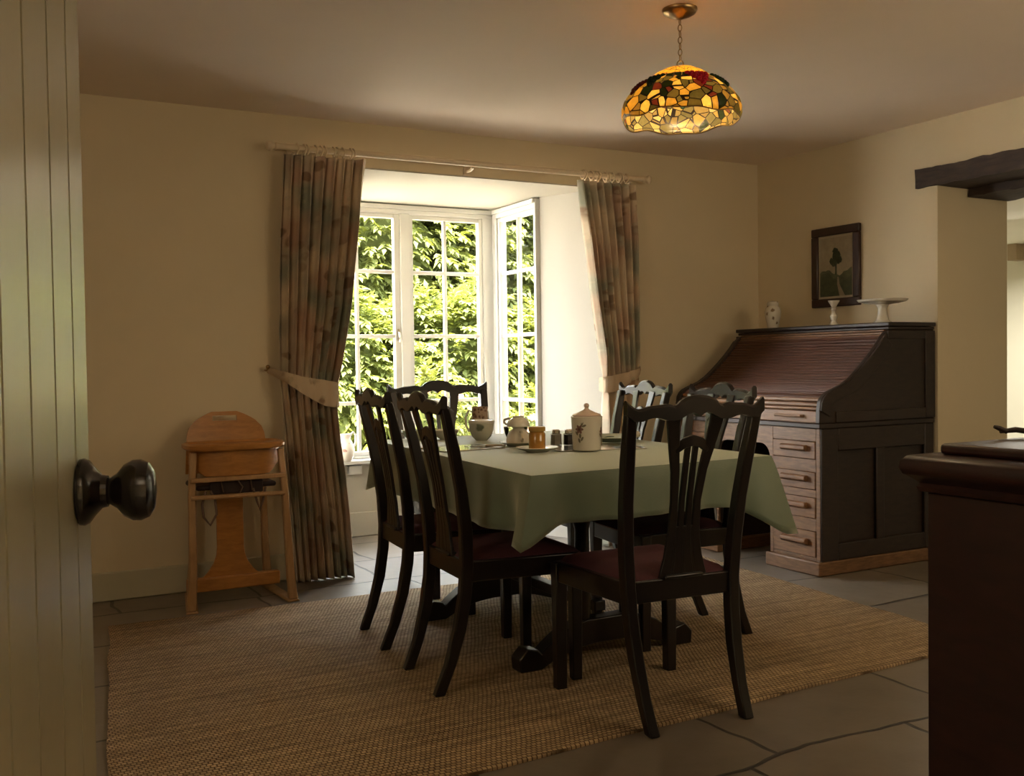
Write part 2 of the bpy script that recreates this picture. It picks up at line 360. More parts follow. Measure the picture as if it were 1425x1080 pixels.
w1 = struct(m.build('window_1', M_WHITE, bevel=.004))
m = MB(); bars(m, 1.925, 2.566, .532, 2.155, .042, .028, .03, [2.262], .045, fx); m.build('casement', M_WHITE, w1, bevel=.004)
m = MB(); bars(m, 2.634, 3.19, .532, 2.155, .028, .028, .03, [2.905], .045, fx); m.build('casement', M_WHITE, w1, bevel=.004)
for a, b in ((1.96, 2.53), (2.655, 3.17)): MB().box(a, b, 6.364, 6.368, .55, 2.14).build('pane', M_PANE, w1, smooth=0)
m = MB(); m.box(2.538, 2.552, 6.335, 6.343, 1.30, 1.38); m.tube([(2.545, 6.337, 1.36), (2.545, 6.318, 1.355), (2.545, 6.312, 1.29)], .006, 8); m.build('latch', M_SILVER, w1)
def side_window(name, x, sgn):
    sx = lambda mb, p0, p1, q0, q1, d: mb.box(x-d/2, x+d/2, p0, p1, q0, q1)
    xi, xo = (x-.035*sgn, x+.045*sgn)
    xa, xb = min(xi, xo), max(xi, xo)
    m = MB(); m.box(xa, xb, 5.715, 5.735, .515, 2.215); m.box(xa, xb, 6.27, 6.329, .515, 2.215); m.box(xa, xb, 5.735, 6.27, .515, .532); m.box(xa, xb, 5.735, 6.27, 2.155, 2.215)
    e = x-.053*sgn; m.box(min(e, xi), max(e, xi), 5.72, 6.31, 2.185, 2.215)
    w = struct(m.build(name, M_WHITE, bevel=.004))
    m = MB(); bars(m, 5.735, 6.27, .532, 2.155, .03, .028, .03, [6.0], .045, sx); m.build('casement', M_WHITE, w, bevel=.004)
    MB().box(x-.002, x+.002, 5.75, 6.255, .55, 2.14).build('pane', M_PANE, w, smooth=0); return w
side_window('window_2', 3.30, 1); side_window('window_3', 1.795, -1)

# ------------------------------------------------------------------ foreground door, standing open
def make_door():
    root = bpy.data.objects.new('door_1', None); COL.objects.link(root); root['kind'] = 'structure'
    # local: +Y runs from hinge to latch edge, +X is the face we see
    edge = Vector((.0888*1.05+.004, 1.05, 0)); ang = -.262
    root.location = (edge.x, edge.y, 0); root.rotation_euler = (0, 0, ang)
    m = MB(); y = 0.0; prof = [(0, -.04)]
    x = 0
    poly = [(-.04, 0)]; pts = [(0, 0)]
    bw = [.064, .079, .086, .08, .08, .08, .08, .08, .08]
    t = 0
    face = [(0, 0)]
    for w in bw:
        t += w
        face += [(0, -(t-.0028)), (-.009, -(t-.0024)), (-.009, -(t+.0024)), (0, -(t+.0028))]
    face += [(0, -.76), (-.04, -.76), (-.04, 0)]
    m.prism(face, .008, 2.0, lambda a, b, c: (a, b, c))
    m.build('board_panel', M_DOOR, root, smooth=0)
    k = MB()
    k.lathe([(.0305, 0), (.031, .004), (.029, .008), (.022, .013), (.0155, .019), (.0145, .024)], 32, (.001, -.052, 1.035), axis='x')
    rose = k.build('rose', M_BLACK, root)
    k = MB(); k.lathe([(.0125, .018), (.0125, .026), (.0165, .032), (.024, .038), (.0282, .046), (.0285, .053), (.0255, .060), (.018, .0645), (.008, .066)], 32, (.001, -.052, 1.035), axis='x')
    k.build('knob', M_BLACK, root)
make_door()

# ------------------------------------------------------------------ rug
def rug():
    cs = [(.24, 2.43), (3.53, 2.605), (3.69, 4.62), (.50, 4.70)]
    m = MB(); rnd = random.Random(5)
    def P(u, v):
        a = Vector(cs[0]).lerp(Vector(cs[1]), u); b = Vector(cs[3]).lerp(Vector(cs[2]), u); p = a.lerp(b, v)
        return p
    n = 60; loop = []
    for i in range(n): loop.append(P(i/n, 0))
    for i in range(n): loop.append(P(1, i/n))
    for i in range(n): loop.append(P(1-i/n, 1))
    for i in range(n): loop.append(P(0, 1-i/n))
    c = P(.5, .5); ph = [rnd.uniform(0, 6) for _ in range(4)]
    loop = [p+(p-c).normalized()*.003*(sin(i*.31+ph[0])+sin(i*.47+ph[1])) for i, p in enumerate(loop)]
    m.loft([[(p.x, p.y, .001) for p in loop], [(p.x, p.y, .009) for p in loop], [(q.x, q.y, .012) for q in [p-(p-c).normalized()*.006 for p in loop]]])
    tag(m.build('rug', M_RUG, smooth=50), 'large woven jute rug on the stone floor under the dining table', 'rug')
rug()

# ------------------------------------------------------------------ dining chairs
def make_chair():
    t = thing('dining_chair', '', 'chair', group='dining chairs around the table')
    Yb = [(0, -.012), (.10, .028), (.22, .062), (.34, .082), (.44, .088), (.56, .084), (.70, .066), (.84, .038), (1.0, .0)]
    def yb(z):
        for (a, p), (b, q) in zip(Yb, Yb[1:]):
            if z <= b: return p+(q-p)*(z-a)/(b-a)
        return Yb[-1][1]
    for s in (-1, 1):
        X = lambda z: s*(.166+.02*min(z, .44)/.44 + (.035*max(0, z-.44)/.56))
        MB().rect_sweep([(X(z), yb(z), z, .036 if z > .2 else .034, .043 if .2 < z < .6 else .038) for z, _ in Yb[:-1]]+[(X(.985), yb(.985), .985, .034, .03)]).build('rear_leg', M_CHAIR, t, smooth=30, bevel=.005)
    for s in (-1, 1):
        MB().rect_sweep([(s*.212, .492, 0, .036, .036), (s*.212, .492, .30, .040, .040), (s*.212, .492, .452, .044, .044)]).build('front_leg', M_CHAIR, t, smooth=30, bevel=.004)
    m = MB()
    def rail(p, q, w, z0, z1):
        d = Vector((q[0]-p[0], q[1]-p[1])); d.normalize(); n = Vector((-d.y, d.x))*w/2
        poly = [(p[0]+n.x, p[1]+n.y), (q[0]+n.x, q[1]+n.y), (q[0]-n.x, q[1]-n.y), (p[0]-n.x, p[1]-n.y)]
        m.prism(poly, z0, z1, lambda a, b, c: (a, b, c))
    rail((-.185, .09), (.185, .09), .026, .385, .455); rail((-.212, .497), (.212, .497), .026, .385, .455)
    rail((-.188, .09), (-.214, .497), .026, .385, .455); rail((.188, .09), (.214, .497), .026, .385, .455)
    m.build('seat_frame', M_CHAIR, t, smooth=30, bevel=.004)
    m = MB()
    def seat(u, v):
        y = .085+.435*v; hw = (.176+.036*v)*(1-.0*v)
        e = min(u, 1-u, v, 1-v); z = .452+.034*min(1, (e/.16))**.5
        return ((u*2-1)*hw, y, z)
    m.grid(seat, 16, 16); n = len(m.v)
    m.box(-.17, .17, .09, .515, .445, .455)
    m.build('seat', M_SEAT, t, smooth=60)
    # crest rail: serpentine with ears
    us = [i/40*2-1 for i in range(41)]
    def top(u):
        a = abs(u)
        z = .996+.016*exp(-((a-.44)/.13)**2)+.012*exp(-((a-.66)/.14)**2)+.030*max(0, (a-.82)/.18)**1.5
        if a < .31: z = 1.002+.036*sqrt(max(0, 1-(a/.31)**2))
        return z
    def bot(u):
        a = abs(u)
        if a < .13: return .984-.014*max(0, 1-a/.07)
        if a < .32: return .984-.022*((a-.13)/.19)
        if a < .46: return .962
        if a < .80: return .962+.010*sin((a-.46)/.34*pi)
        return .962+.02*max(0, (a-.9)/.1)
    loops = []
    for u in us:
        x = u*.240; y = -.004-.012*(1-u*u); th = .012
        zt, zb = top(u), bot(u); lean = 0
        loops.append([(x, y-th, zb), (x, y+th, zb), (x, y+th-lean, zt-.008), (x, y+th*.4-lean, zt), (x, y-th*.4-lean, zt), (x, y-th-lean, zt-.008)])
    MB().loft(loops).build('crest_rail', M_CHAIR, t, smooth=24)
    # pierced splat
    m = MB()
    def strip(pts, th=.012):
        lo = []
        for i, (x, z, w) in enumerate(pts):
            p = Vector((pts[max(i-1, 0)][0], pts[max(i-1, 0)][1])); q = Vector((pts[min(i+1, len(pts)-1)][0], pts[min(i+1, len(pts)-1)][1]))
            d = (q-p).normalized(); n = Vector((-d.y, d.x))*w/2; y = yb(z)-.008
            lo.append([(x+n.x, y-th/2, z+n.y), (x-n.x, y-th/2, z-n.y), (x-n.x, y+th/2, z-n.y), (x+n.x, y+th/2, z+n.y)])
        m.loft(lo)
    def dense(pts, k=4):
        out = []
        for a, b in zip(pts, pts[1:]):
            for i in range(k): out.append(tuple(a[j]+(b[j]-a[j])*i/k for j in range(3)))
        return out+[pts[-1]]
    for s in (-1, 1):
        strip(dense([(s*.078, .985, .05), (s*.074, .945, .042), (s*.063, .88, .036), (s*.049, .80, .028), (s*.041, .70, .024), (s*.042, .60, .026), (s*.052, .52, .03), (s*.064, .455, .04)]))
        strip(dense([(s*.0135, .88, .0175), (s*.0135, .74, .017), (s*.0135, .60, .019), (s*.016, .50, .03), (s*.02, .455, .04)]))
    strip(dense([(-.060, .865, .026), (-.03, .887, .032), (0, .895, .034), (.03, .887, .032), (.060, .865, .026)]))
    strip(dense([(0, .62, .07), (0, .54, .09), (0, .46, .12)]), .010)
    m.build('splat', M_CHAIR, t, smooth=40, bevel=.002)
    MB().box(-.068, .068, .064, .10, .452, .466).build('shoe', M_CHAIR, t, bevel=.005)
    return t
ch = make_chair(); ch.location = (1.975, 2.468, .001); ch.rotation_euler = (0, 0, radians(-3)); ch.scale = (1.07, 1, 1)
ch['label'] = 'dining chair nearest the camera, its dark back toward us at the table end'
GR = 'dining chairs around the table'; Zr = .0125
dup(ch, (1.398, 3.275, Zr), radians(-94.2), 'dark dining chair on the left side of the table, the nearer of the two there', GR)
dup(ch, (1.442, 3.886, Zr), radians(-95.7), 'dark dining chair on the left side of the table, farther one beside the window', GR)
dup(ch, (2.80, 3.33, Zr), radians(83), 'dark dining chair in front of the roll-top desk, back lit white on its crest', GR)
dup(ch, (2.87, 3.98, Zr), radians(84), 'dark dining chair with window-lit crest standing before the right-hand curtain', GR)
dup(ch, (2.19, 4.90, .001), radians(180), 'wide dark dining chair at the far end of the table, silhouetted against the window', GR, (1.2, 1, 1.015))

# ------------------------------------------------------------------ dining table and cloth
TZ = .78
tb = thing('dining_table', 'long dark trestle dining table covered by a green cloth', 'table', (2.13, 3.68, .0125))
TQ = [(1.59, 2.83), (2.665, 2.885), (2.755, 4.58), (1.70, 4.56)]
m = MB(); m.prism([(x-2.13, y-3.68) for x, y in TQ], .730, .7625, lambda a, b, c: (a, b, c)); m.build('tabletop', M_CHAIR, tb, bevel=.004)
m = MB(); m.box(-.40, .42, -.62, -.59, .655, .73); m.box(-.40, .42, .64, .67, .655, .73); m.box(-.40, -.37, -.59, .64, .655, .73); m.box(.39, .42, -.59, .64, .655, .73); m.build('apron', M_CHAIR, tb, bevel=.003)
for yy in (-.47, .38):
    prof = [(-.39, 0), (-.395, .05), (-.36, .085), (-.315, .075), (-.30, .06), (-.27, .085), (-.22, .12), (-.16, .145), (-.10, .16), (.10, .16), (.16, .145), (.22, .12), (.27, .085), (.30, .06), (.315, .075), (.36, .085), (.395, .05), (.39, 0), (.30, 0), (.24, .028), (.15, .055), (.06, .065), (-.06, .065), (-.15, .055), (-.24, .028), (-.30, 0)]
    MB().prism(prof, yy-.035, yy+.035, lambda a, b, c: (a-.01, c, b)).build('foot', M_CHAIR, tb, smooth=30, bevel=.005)
    for sx in (-.10, .10):
        MB().lathe([(.03, .15), (.03, .22), (.036, .24), (.03, .26), (.028, .5), (.036, .53), (.03, .56), (.03, .66)], 16, (sx-.01, yy, 0)).build('post', M_CHAIR, tb)
    MB().box(-.30, .28, yy-.03, yy+.03, .655, .729).build('bearer', M_CHAIR, tb, bevel=.004)
MB().box(-.035, .015, -.44, .35, .165, .205).build('stretcher', M_CHAIR, tb, bevel=.004)

def tablecloth():
    m = MB(); n = 48; rnd = random.Random(11)
    q = [Vector(p) for p in TQ]; per = []
    for k in range(4):
        a, b = q[k], q[(k+1) % 4]; L_ = (b-a).length
        d = (b-a).normalized(); nrm = Vector((d.y, -d.x))
        for i in range(n):
            s = i/n; dist = min(s, 1-s)*L_
            per.append((a.lerp(b, s), nrm, dist, k, s))
    N_ = len(per); ctr = sum(q, Vector((0, 0)))/4
    drops = {0: .168, 1: .185, 2: .17, 3: .208}
    loops = []; rows = 9
    for r in range(rows+1):
        s = r/rows; loop = []
        for i, (p, nr, dist, k, u) in enumerate(per):
            cw = exp(-(dist/(.13 if (k == 0 and u > .5) or (k == 1 and u < .5) else .05))**2)
            # outward direction blends towards the corner diagonal
            j = 0 if u < .5 else 1
            cn = (p-ctr).normalized()
            o = (nr*(1-.75*cw)+cn*.75*cw).normalized()
            dr = drops[k]*(1-cw)+.275*cw if True else 0
            kk = k if u >= .5 else k
            if u < .5:
                pk = (k-1) % 4; avg = (drops[k]+drops[pk])/2
            else:
                pk = (k+1) % 4; avg = (drops[k]+drops[pk])/2
            dr = drops[k]+(avg+(.115 if (k == 0 and u > .5) or (k == 1 and u < .5) else .05)-drops[k])*cw
            wav = .012*sin(i*.42+1.3*k)*sin(i*.11+k)+.008*sin(i*.9+2*k)
            out = .004+.02*min(1, s*5)**.5*.3+s*(.018+(.07 if (k == 0 and u > .5) or (k == 1 and u < .5) else .028)*cw-.035*exp(-((dist-.16)/.07)**2))+wav*s*(1-.6*cw)
            sag = .006*(1-(1-min(1, s*6))**2)
            nl = .042*s*cw if (p-q[0]).length < .3 else 0
            loop.append((p.x+o.x*out-nl, p.y+o.y*out+nl*.3, TZ-.002-sag*.3-dr*s))
        loops.append(loop)
    # top
    nt_ = 14
    tops = []
    for t_ in range(nt_):
        f = t_/nt_
        tops.append([(ctr.x+(p.x-ctr.x)*f if f > 0 else ctr.x+(p.x-ctr.x)*.01, ctr.y+(p.y-ctr.y)*(f if f > 0 else .01), TZ+.0012*sin(p.x*9*f)*sin(p.y*7*f)) for p, *_ in per])
    m.loft(tops+loops, caps=False)
    m.add(tops[0], [tuple(range(N_))])
    o = m.build('tablecloth', M_CLOTH, smooth=60)
    sd = o.modifiers.new('thickness', 'SOLIDIFY'); sd.thickness = .002; sd.offset = -1
    tag(o, 'plain sage green tablecloth draped over the dining table', 'tablecloth')
tablecloth()

# ------------------------------------------------------------------ curtains
def interp(tab, z):
    if z >= tab[0][0]: return tab[0][1]
    for (a, p), (b, q) in zip(tab, tab[1:]):
        if z >= b:
            f = (z-a)/(b-a); f = f*f*(3-2*f) if False else f
            return p+(q-p)*f
    return tab[-1][1]
def make_curtain(label, inner, outer, ztop, zbot, tie, mirror, yc=5.165):
    root = thing('curtain', label, 'curtain', ((inner[0][1]+outer[0][1])/2, yc, 0), group='floral curtains at the bay window')
    cx = root.location.x; nu, nv = 150, 90; npl = 8; width = .66
    m = MB(); rnd = random.Random(2 if mirror else 4); ph = [rnd.uniform(-.5, .5) for _ in range(12)]
    zt = ztop; pts = {}
    def fn(u, v):
        z = zt+(zbot-zt)*v
        a, b = interp(outer, z), interp(inner, z)
        w = abs(b-a)
        k = exp(-((z-tie)/.10)**2)
        amp = .043*(1-.55*k)*min(1, .55+v*3)
        p = u*npl*2*pi+.9*sin(u*7+ph[0])+.35*sin(v*5+u*9+ph[1])
        x = a+(b-a)*(u+.012*sin(p*2))
        y = amp*(sin(p)+.3*sin(2*p+ph[2]))
        if u > .92: y += -.045*(u-.92)/.08
        y += -.010*sin(pi*u)-.02*k*sin(pi*u)
        return (x-cx, y, z)
    m.grid(fn, nu, nv)
    o = m.build('drape', M_CURT, root, smooth=80)
    uv = o.data.uv_layers.new(name='UVMap')
    for lp in o.data.loops:
        i = lp.vertex_index % (nu+1); j = lp.vertex_index//(nu+1)
        uv.data[lp.index].uv = (i/nu*width+(3.3 if mirror else 0), (1-j/nv)*(zt-zbot))
    sd = o.modifiers.new('thickness', 'SOLIDIFY'); sd.thickness = .0025; sd.offset = 0
    # tie-back band: wall hook round the front to the inner edge
    hx = tie['hook'] if isinstance(tie, dict) else None
    return root, cx
def curtain(label, inner, outer, ztop, zbot, tz, hook, band, mirror):
    root, cx = make_curtain(label, inner, outer, ztop, zbot, tz, mirror)
    m = MB(); n = 30
    a = Vector((hook[0]-cx, .07, hook[1])); e_in = interp(inner, band[1])-cx; sg = 1 if e_in > a.x else -1
    loops = []
    for i in range(n+1):
        s = i/n
        if s < .84:
            f = s/.84; x = a.x+(e_in+.006*sg-a.x)*f
            y = .07-.145*min(1, f/.22)**.7 if f < .5 else -.075
            y = y if f < .5 else -.075+.02*max(0, (f-.85)/.15)
            zc = hook[1]+(band[1]-hook[1])*(1-(1-f)**1.6)
            hh = band[0]*(.22+.78*min(1, f*1.35))/2
        else:
            f = (s-.84)/.16; x = e_in+.012*sg*cos(f*pi/2)*1.0-.03*f*sg; y = -.055+.12*f; zc = band[1]; hh = band[0]/2*(1-.2*f)
        ripple = .004*sin(s*40)
        loops.append([(x, y-.004+ripple, zc-hh), (x, y-.010+ripple, zc), (x, y-.004+ripple, zc+hh), (x, y+.003+ripple, zc+hh), (x, y+.003+ripple, zc-hh)])
    m.loft(loops)
    o = m.build('tieback', M_TIE, root, smooth=60)
    uv = o.data.uv_layers.new(name='UVMap')
    for lp in o.data.loops:
        p = o.data.vertices[lp.vertex_index].co; uv.data[lp.index].uv = (p.x*1.1+.42, p.z*1.3+.12)
    # gathered header tape and rings
    xs = [interp(outer, ztop), interp(inner, ztop)]
    nr = 11
    for i in range(nr):
        f = (i+.5)/nr; f = .02+.96*f
        x = xs[0]+(xs[1]-xs[0])*(.12+.83*f+.02*sin(i*2.3))-cx
        r = MB(); r.tube([(x+.004*sin(k), .007+.025*cos(2*pi*k/16), ROD_Z-.006+.028*sin(2*pi*k/16)) for k in range(16)], .0045, 8, True)
        r.tube([(x, .007, ROD_Z-.034), (x, .002, ROD_Z-.05), (x, -.004, ztop-.012)], .002, 6)
        r.build('ring', M_ROD, root)
    tag(MB().add([], []).tube([(hook[0], W, hook[1]), (hook[0], W-.035, hook[1]), (hook[0], W-.05, hook[1]+.012)], [.007, .006, .006], 8).sphere((hook[0], W-.052, hook[1]+.016), .012).build('curtain_hook', M_BRASS),
        'small brass tieback hook on the wall beside the '+('right' if mirror else 'left')+' curtain', 'hook')
ROD_Z = 2.283; ROD_Y = 5.172
from bisect import bisect
inL = [(2.245, 1.886), (2.07, 1.862), (1.88, 1.842), (1.45, 1.788), (1.18, 1.735), (1.02, 1.704), (.92, 1.698), (.78, 1.708), (.55, 1.738), (.35, 1.758), (.15, 1.772), (.005, 1.782)]
ouL = [(2.245, 1.450), (1.8, 1.425), (1.3, 1.412), (1.05, 1.412), (.8, 1.430), (.4, 1.452), (.005, 1.475)]
curtain('left floral curtain tied back, hanging to the floor beside the high chair', inL, ouL, 2.245, .006, 1.02, (1.358, 1.122), (.135, .985), False)
inR = [(2.235, 3.238), (2.05, 3.262), (1.8, 3.295), (1.5, 3.335), (1.2, 3.385), (1.05, 3.402), (.92, 3.405), (.6, 3.40), (.3, 3.395), (.006, 3.39)]
ouR = [(2.235, 3.690), (1.6, 3.692), (1.05, 3.690), (.5, 3.69), (.006, 3.69)]
curtain('right floral curtain tied back, hanging behind the white canister and chairs', inR, ouR, 2.238, .006, 1.02, (3.712, 1.116), (.10, 1.0), True)
rod = thing('curtain_rod', 'long pale painted curtain rod with ball finials across the bay opening', 'curtain rod', (2.58, ROD_Y, ROD_Z))
MB().tube([(-1.16, 0, 0), (1.16, 0, 0)], .0165, 16).build('rod', M_ROD, rod)
for s in (-1, 1):
    MB().lathe([(.010, 0), (.020, .004), (.020, .012), (.012, .016), (.013, .022), (.024, .032), (.027, .043), (.022, .055), (.008, .062)], 20, (1.158*s if s > 0 else 0, 0, 0), axis='x').xf(Matrix.Identity(4) if s > 0 else Matrix.Translation((-1.158, 0, 0)) @ Matrix.Scale(-1, 4, (1,0,0))).build('finial', M_ROD, rod)
for bx_ in (-1.07, -.03, 1.07):
    m = MB(); m.box(bx_-.02, bx_+.02, .078, .0895, -.05, .04); m.tube([(bx_, .08, -.03), (bx_, .03, -.032), (bx_, 0, -.018)], .009, 8); m.build('bracket', M_ROD, rod)

# ------------------------------------------------------------------ roll-top desk
def desk():
    D = thing('roll_top_desk', 'large oak roll-top desk with drawers and ribbed tambour against the right wall', 'desk', (4.3, 4.43, 0))
    ox, oy = 4.3, 4.43
    X = lambda x: x-ox
    y0, y1 = 3.835-oy, 5.02-oy; xf, xb = 3.885-ox, 4.745-ox
    # plinth
    def ped(ya, yb):
        MB().box(xf-.023, xb, ya-.015, yb+.015, 0, .075).build('plinth', M_OAK, D, bevel=.008)
        m = MB(); m.box(xf+.012, xb-.01, ya+.012, yb-.012, .075, .775); m.build('carcass', M_OAK_SHADE, D, smooth=0)
        m = MB(); st = .028
        m.box(xf, xf+.014, ya, ya+st, .075, .775); m.box(xf, xf+.014, yb-st, yb, .075, .775)
        zs = [.075, .227, .300, .405, .452, .542, .612, .703, .775]
        zr = [(.075, .093), (.232, .298), (.41, .45), (.545, .611), (.706, .775)]
        for a, b in zr: m.box(xf, xf+.014, ya+st, yb-st, a, b)
        m.build('drawer_rails', M_OAK, D, bevel=.002)
        for a, b in ((.095, .230), (.300, .408), (.452, .543), (.613, .704)):
            m = MB(); m.box(xf-.004, xf+.02, ya+st+.003, yb-st-.003, a, b); d = m.build('drawer', M_OAKH, D, bevel=.004)
            z = (a+b)/2+.008; yc = (ya+yb)/2-.012; hl = .092
            m = MB(); m.loft([[(xf-.004-dx, yc+y, z+dz) for dx, dz in ((0, .018), (.014, .020), (.028, .012), (.028, -.004), (.014, -.014), (0, -.014))] for y in (-hl, -hl*.9, hl*.9, hl)]); m.build('handle', M_OAKH, d, smooth=40, bevel=.003)
    ped(y0, y0+.375); ped(y1-.375, y1)
    # modesty panel and kneehole top rail with rounded corners
    MB().box(xb-.06, xb-.04, y0+.375, y1-.375, .1, .775).build('back_panel', M_OAK_SHADE, D, smooth=0)
    a, b = y0+.375, y1-.375; pts = [(a, .775), (b, .775), (b, .60)]
    for i in range(7): t = pi/2*i/6; pts.append((b-.075+.075*cos(t), .60+.075*sin(t)))
    for i in range(7): t = pi/2*i/6; pts.append((a+.075-.075*sin(t), .60+.075*cos(t)))
    pts.append((a, .60))
    MB().prism(pts, xf+.002, xf+.018, lambda p, q, c: (c, p, q)).build('kneehole_rail', M_OAK, D)
    # end panels: frame and panel
    for ys, sg in ((y0, -1), (y1, 1)):
        m = MB(); e = lambda d: sorted((ys, ys+sg*d))
        f0, f1 = e(.013)
        for p, q, z0, z1 in ((xf, xf+.12, .075, .775), (xb-.075, xb, .075, .775), (xf+.405, xf+.465, .16, .66), (xf+.12, xb-.075, .075, .165), (xf+.12, xb-.075, .655, .775)):
            m.box(p, q, f0, f1, z0, z1)
        m.build('end_panel', M_OAK_SHADE, D, bevel=.006)
    # writing top
    MB().box(xf-.018, xb, y0-.02, y1+.02, .775, .803).build('desk_top', M_OAK_SHADE, D, bevel=.006)
    # S-shaped cheeks
    S = [(3.872, .803), (3.874, .87), (3.882, .915), (3.897, .940), (3.918, .958), (3.955, .974), (3.996, .988), (4.045, 1.006), (4.10, 1.037), (4.155, 1.079), (4.21, 1.125), (4.263, 1.173), (4.305, 1.215), (4.345, 1.262), (4.375, 1.285), (4.42, 1.296)]
    outer_ = [(X(x), z) for x, z in S]+[(xb, 1.296), (xb, .803)]
    for ys, sg in ((y0-.012, 1), (y1+.012, -1)):
        a, b = sorted((ys, ys+sg*.030))
        m = MB(); m.prism(outer_, a, b, lambda p, q, c: (p, c, q)); m.build('side_cheek', M_OAK_SHADE, D, smooth=30, bevel=.004)
        a, b = sorted((ys, ys-sg*.010))
        m = MB()
        m.box(xb-.075, xb, a, b, .805, 1.29); m.box(xf+.10, xb-.075, a, b, .805, .862)
        band = [(X(x)+.002, z) for x, z in S[1:-2]]; inn = [(X(x)+.062, z-.03-.02*min(1, k/6)) for k, (x, z) in enumerate(S[1:-2])]
        m.prism(band+inn[::-1], a, b, lambda p, q, c: (p, c, q))
        m.box(X(4.372), xb-.075, a, b, 1.245, 1.29)
        m.build('cheek_frame', M_OAK_SHADE, D, smooth=30, bevel=.003)
    # tambour following the S, set in behind the cheek edge
    path = []
    P = [Vector((X(x)+.018, z-.012)) for x, z in S[3:-1]]
    ln = [0]
    for p, q in zip(P, P[1:]): ln.append(ln[-1]+(q-p).length)
    def at(s):
        i = min(max(bisect(ln, s)-1, 0), len(P)-2); f = (s-ln[i])/(ln[i+1]-ln[i]); return P[i].lerp(P[i+1], f), (P[i+1]-P[i]).normalized()
    ns = 26; step = ln[-1]/ns
    prof = []
    for i in range(ns):
        for f, h in ((.04, -.002), (.16, .006), (.5, .0095), (.84, .006), (.96, -.002)):
            p, t = at((i+f)*step); nrm = Vector((-t.y, t.x)); prof.append(p+nrm*h)
    back = [at(ln[-1]*i/ns)[0]-Vector((-at(ln[-1]*i/ns)[1].y, at(ln[-1]*i/ns)[1].x))*.008 for i in range(ns, -1, -1)]
    m = MB(); m.prism([(p.x, p.y) for p in prof+back], y0+.019, y1-.019, lambda a, b, c: (a, c, b)); m.build('tambour', M_TAMB, D, smooth=25)
    # front rail of the roll with drawn handle, and stacked mouldings
    MB().box(X(3.888), X(3.93), y0+.019, y1-.019, .803, .868).build('roll_rail', M_OAKH, D, bevel=.004)
    m = MB()
    for z0, z1, x_ in ((.870, .888, 3.884), (.890, .912, 3.890), (.914, .936, 3.900)): m.box(X(x_), X(x_)+.05, y0+.019, y1-.019, z0, z1)
    m.build('roll_moulding', M_OAKH, D, bevel=.007, seg=3)
    for yy in (y0+.22, y1-.22):
        MB().tube([(X(3.888), yy-.10, .837), (X(3.872), yy-.097, .838), (X(3.868), yy, .838), (X(3.872), yy+.097, .838), (X(3.888), yy+.10, .837)], .008, 10).build('lift_handle', M_OAKH, D)
    # cornice
    m = MB(); m.box(X(4.385), xb, y0-.018, y1+.018, 1.296, 1.312); m.box(X(4.372), xb+.004, y0-.026, y1+.026, 1.314, 1.336); m.build('top_board', M_OAK_SHADE, D, bevel=.005)
    m = MB()
    for k, (z0, z1, x_) in enumerate(((1.252, 1.268, 4.368), (1.270, 1.283, 4.374), (1.285, 1.296, 4.380))): m.box(X(x_), X(x_)+.06, y0+.019, y1-.019, z0, z1)
    m.build('cornice_moulding', M_OAK, D, bevel=.004)
desk()
DT = 1.336
# ginger jar, candlestick, cake stand
m = MB(); m.lathe([(.030, 0), (.034, .004), (.038, .03), (.050, .085), (.052, .11), (.044, .135), (.032, .148)], 24)
j = thing('ginger_jar', 'small white patterned lidded jar on the left end of the desk top', 'jar', (4.53, 4.87, DT)); m.build('body', M_FLOR_JAR, j)
MB().lathe([(.034, .147), (.036, .152), (.036, .166), (.030, .174), (.010, .178)], 24).build('lid', M_FLOR_JAR, j)
c = thing('candlestick', 'short white china candlestick on the desk below the framed picture', 'candlestick', (4.50, 4.325, DT))
m = MB(); m.lathe([(.034, 0), (.034, .006), (.022, .014), (.014, .026), (.020, .042), (.022, .056), (.012, .072), (.010, .088), (.016, .098), (.013, .108), (.020, .122), (.032, .142), (.034, .148), (.030, .148), (.014, .125)], 24); m.build('stem', M_CHINA, c)
c = thing('cake_stand', 'white china pedestal cake stand on the right end of the desk top', 'cake stand', (4.50, 3.965, DT))
MB().lathe([(.050, 0), (.050, .006), (.034, .018), (.026, .05), (.024, .08), (.034, .100), (.040, .106)], 28).build('pedestal', M_CHINA, c)
MB().lathe([(.042, .104), (.09, .110), (.128, .120), (.138, .132), (.134, .133), (.10, .122), (.03, .117)], 40).build('plate', M_CHINA, c)
# framed picture on the right wall
pic = thing('framed_picture', 'dark-framed small landscape picture of a tree above the desk', 'picture', (R, 4.548, 1.713))
wy, hz, fr = .196, .249, .052
m = MB()
for a, b, c0, d in ((-wy, wy, hz-fr, hz), (-wy, wy, -hz, -hz+fr), (-wy, -wy+fr, -hz+fr, hz-fr), (wy-fr, wy, -hz+fr, hz-fr)): m.box(-.026, -.001, a, b, c0, d)
m.build('frame', wood('picture_frame_wood', (.02, .007, .004, 1), (.055, .018, .010, 1), .4, (4, 4, 4), .2), pic, bevel=.006)
def flat(n, c, v=.1): return simple(n, c, .6, v, 30)
P_SKY, P_MAT = flat('paint_sky', (.30, .25, .17, 1), .12), flat('paint_mount', (.40, .33, .23, 1), .04)
P_GR, P_GR2, P_TREE, P_PATH = flat('paint_meadow', (.055, .065, .028, 1), .35), flat('paint_hill', (.085, .095, .045, 1), .3), flat('paint_tree', (.035, .045, .018, 1), .4), flat('paint_path', (.27, .22, .15, 1), .1)
m = MB(); m.box(-.012, -.004, -wy+fr-.002, wy-fr+.002, -hz+fr-.002, hz-fr+.002, 0)
iw, ih = wy-fr-.014, hz-fr-.014
yz = lambda a, b, c: (c, -a, b)
m.box(-.0128, -.012, -iw, iw, -ih, ih, 1)
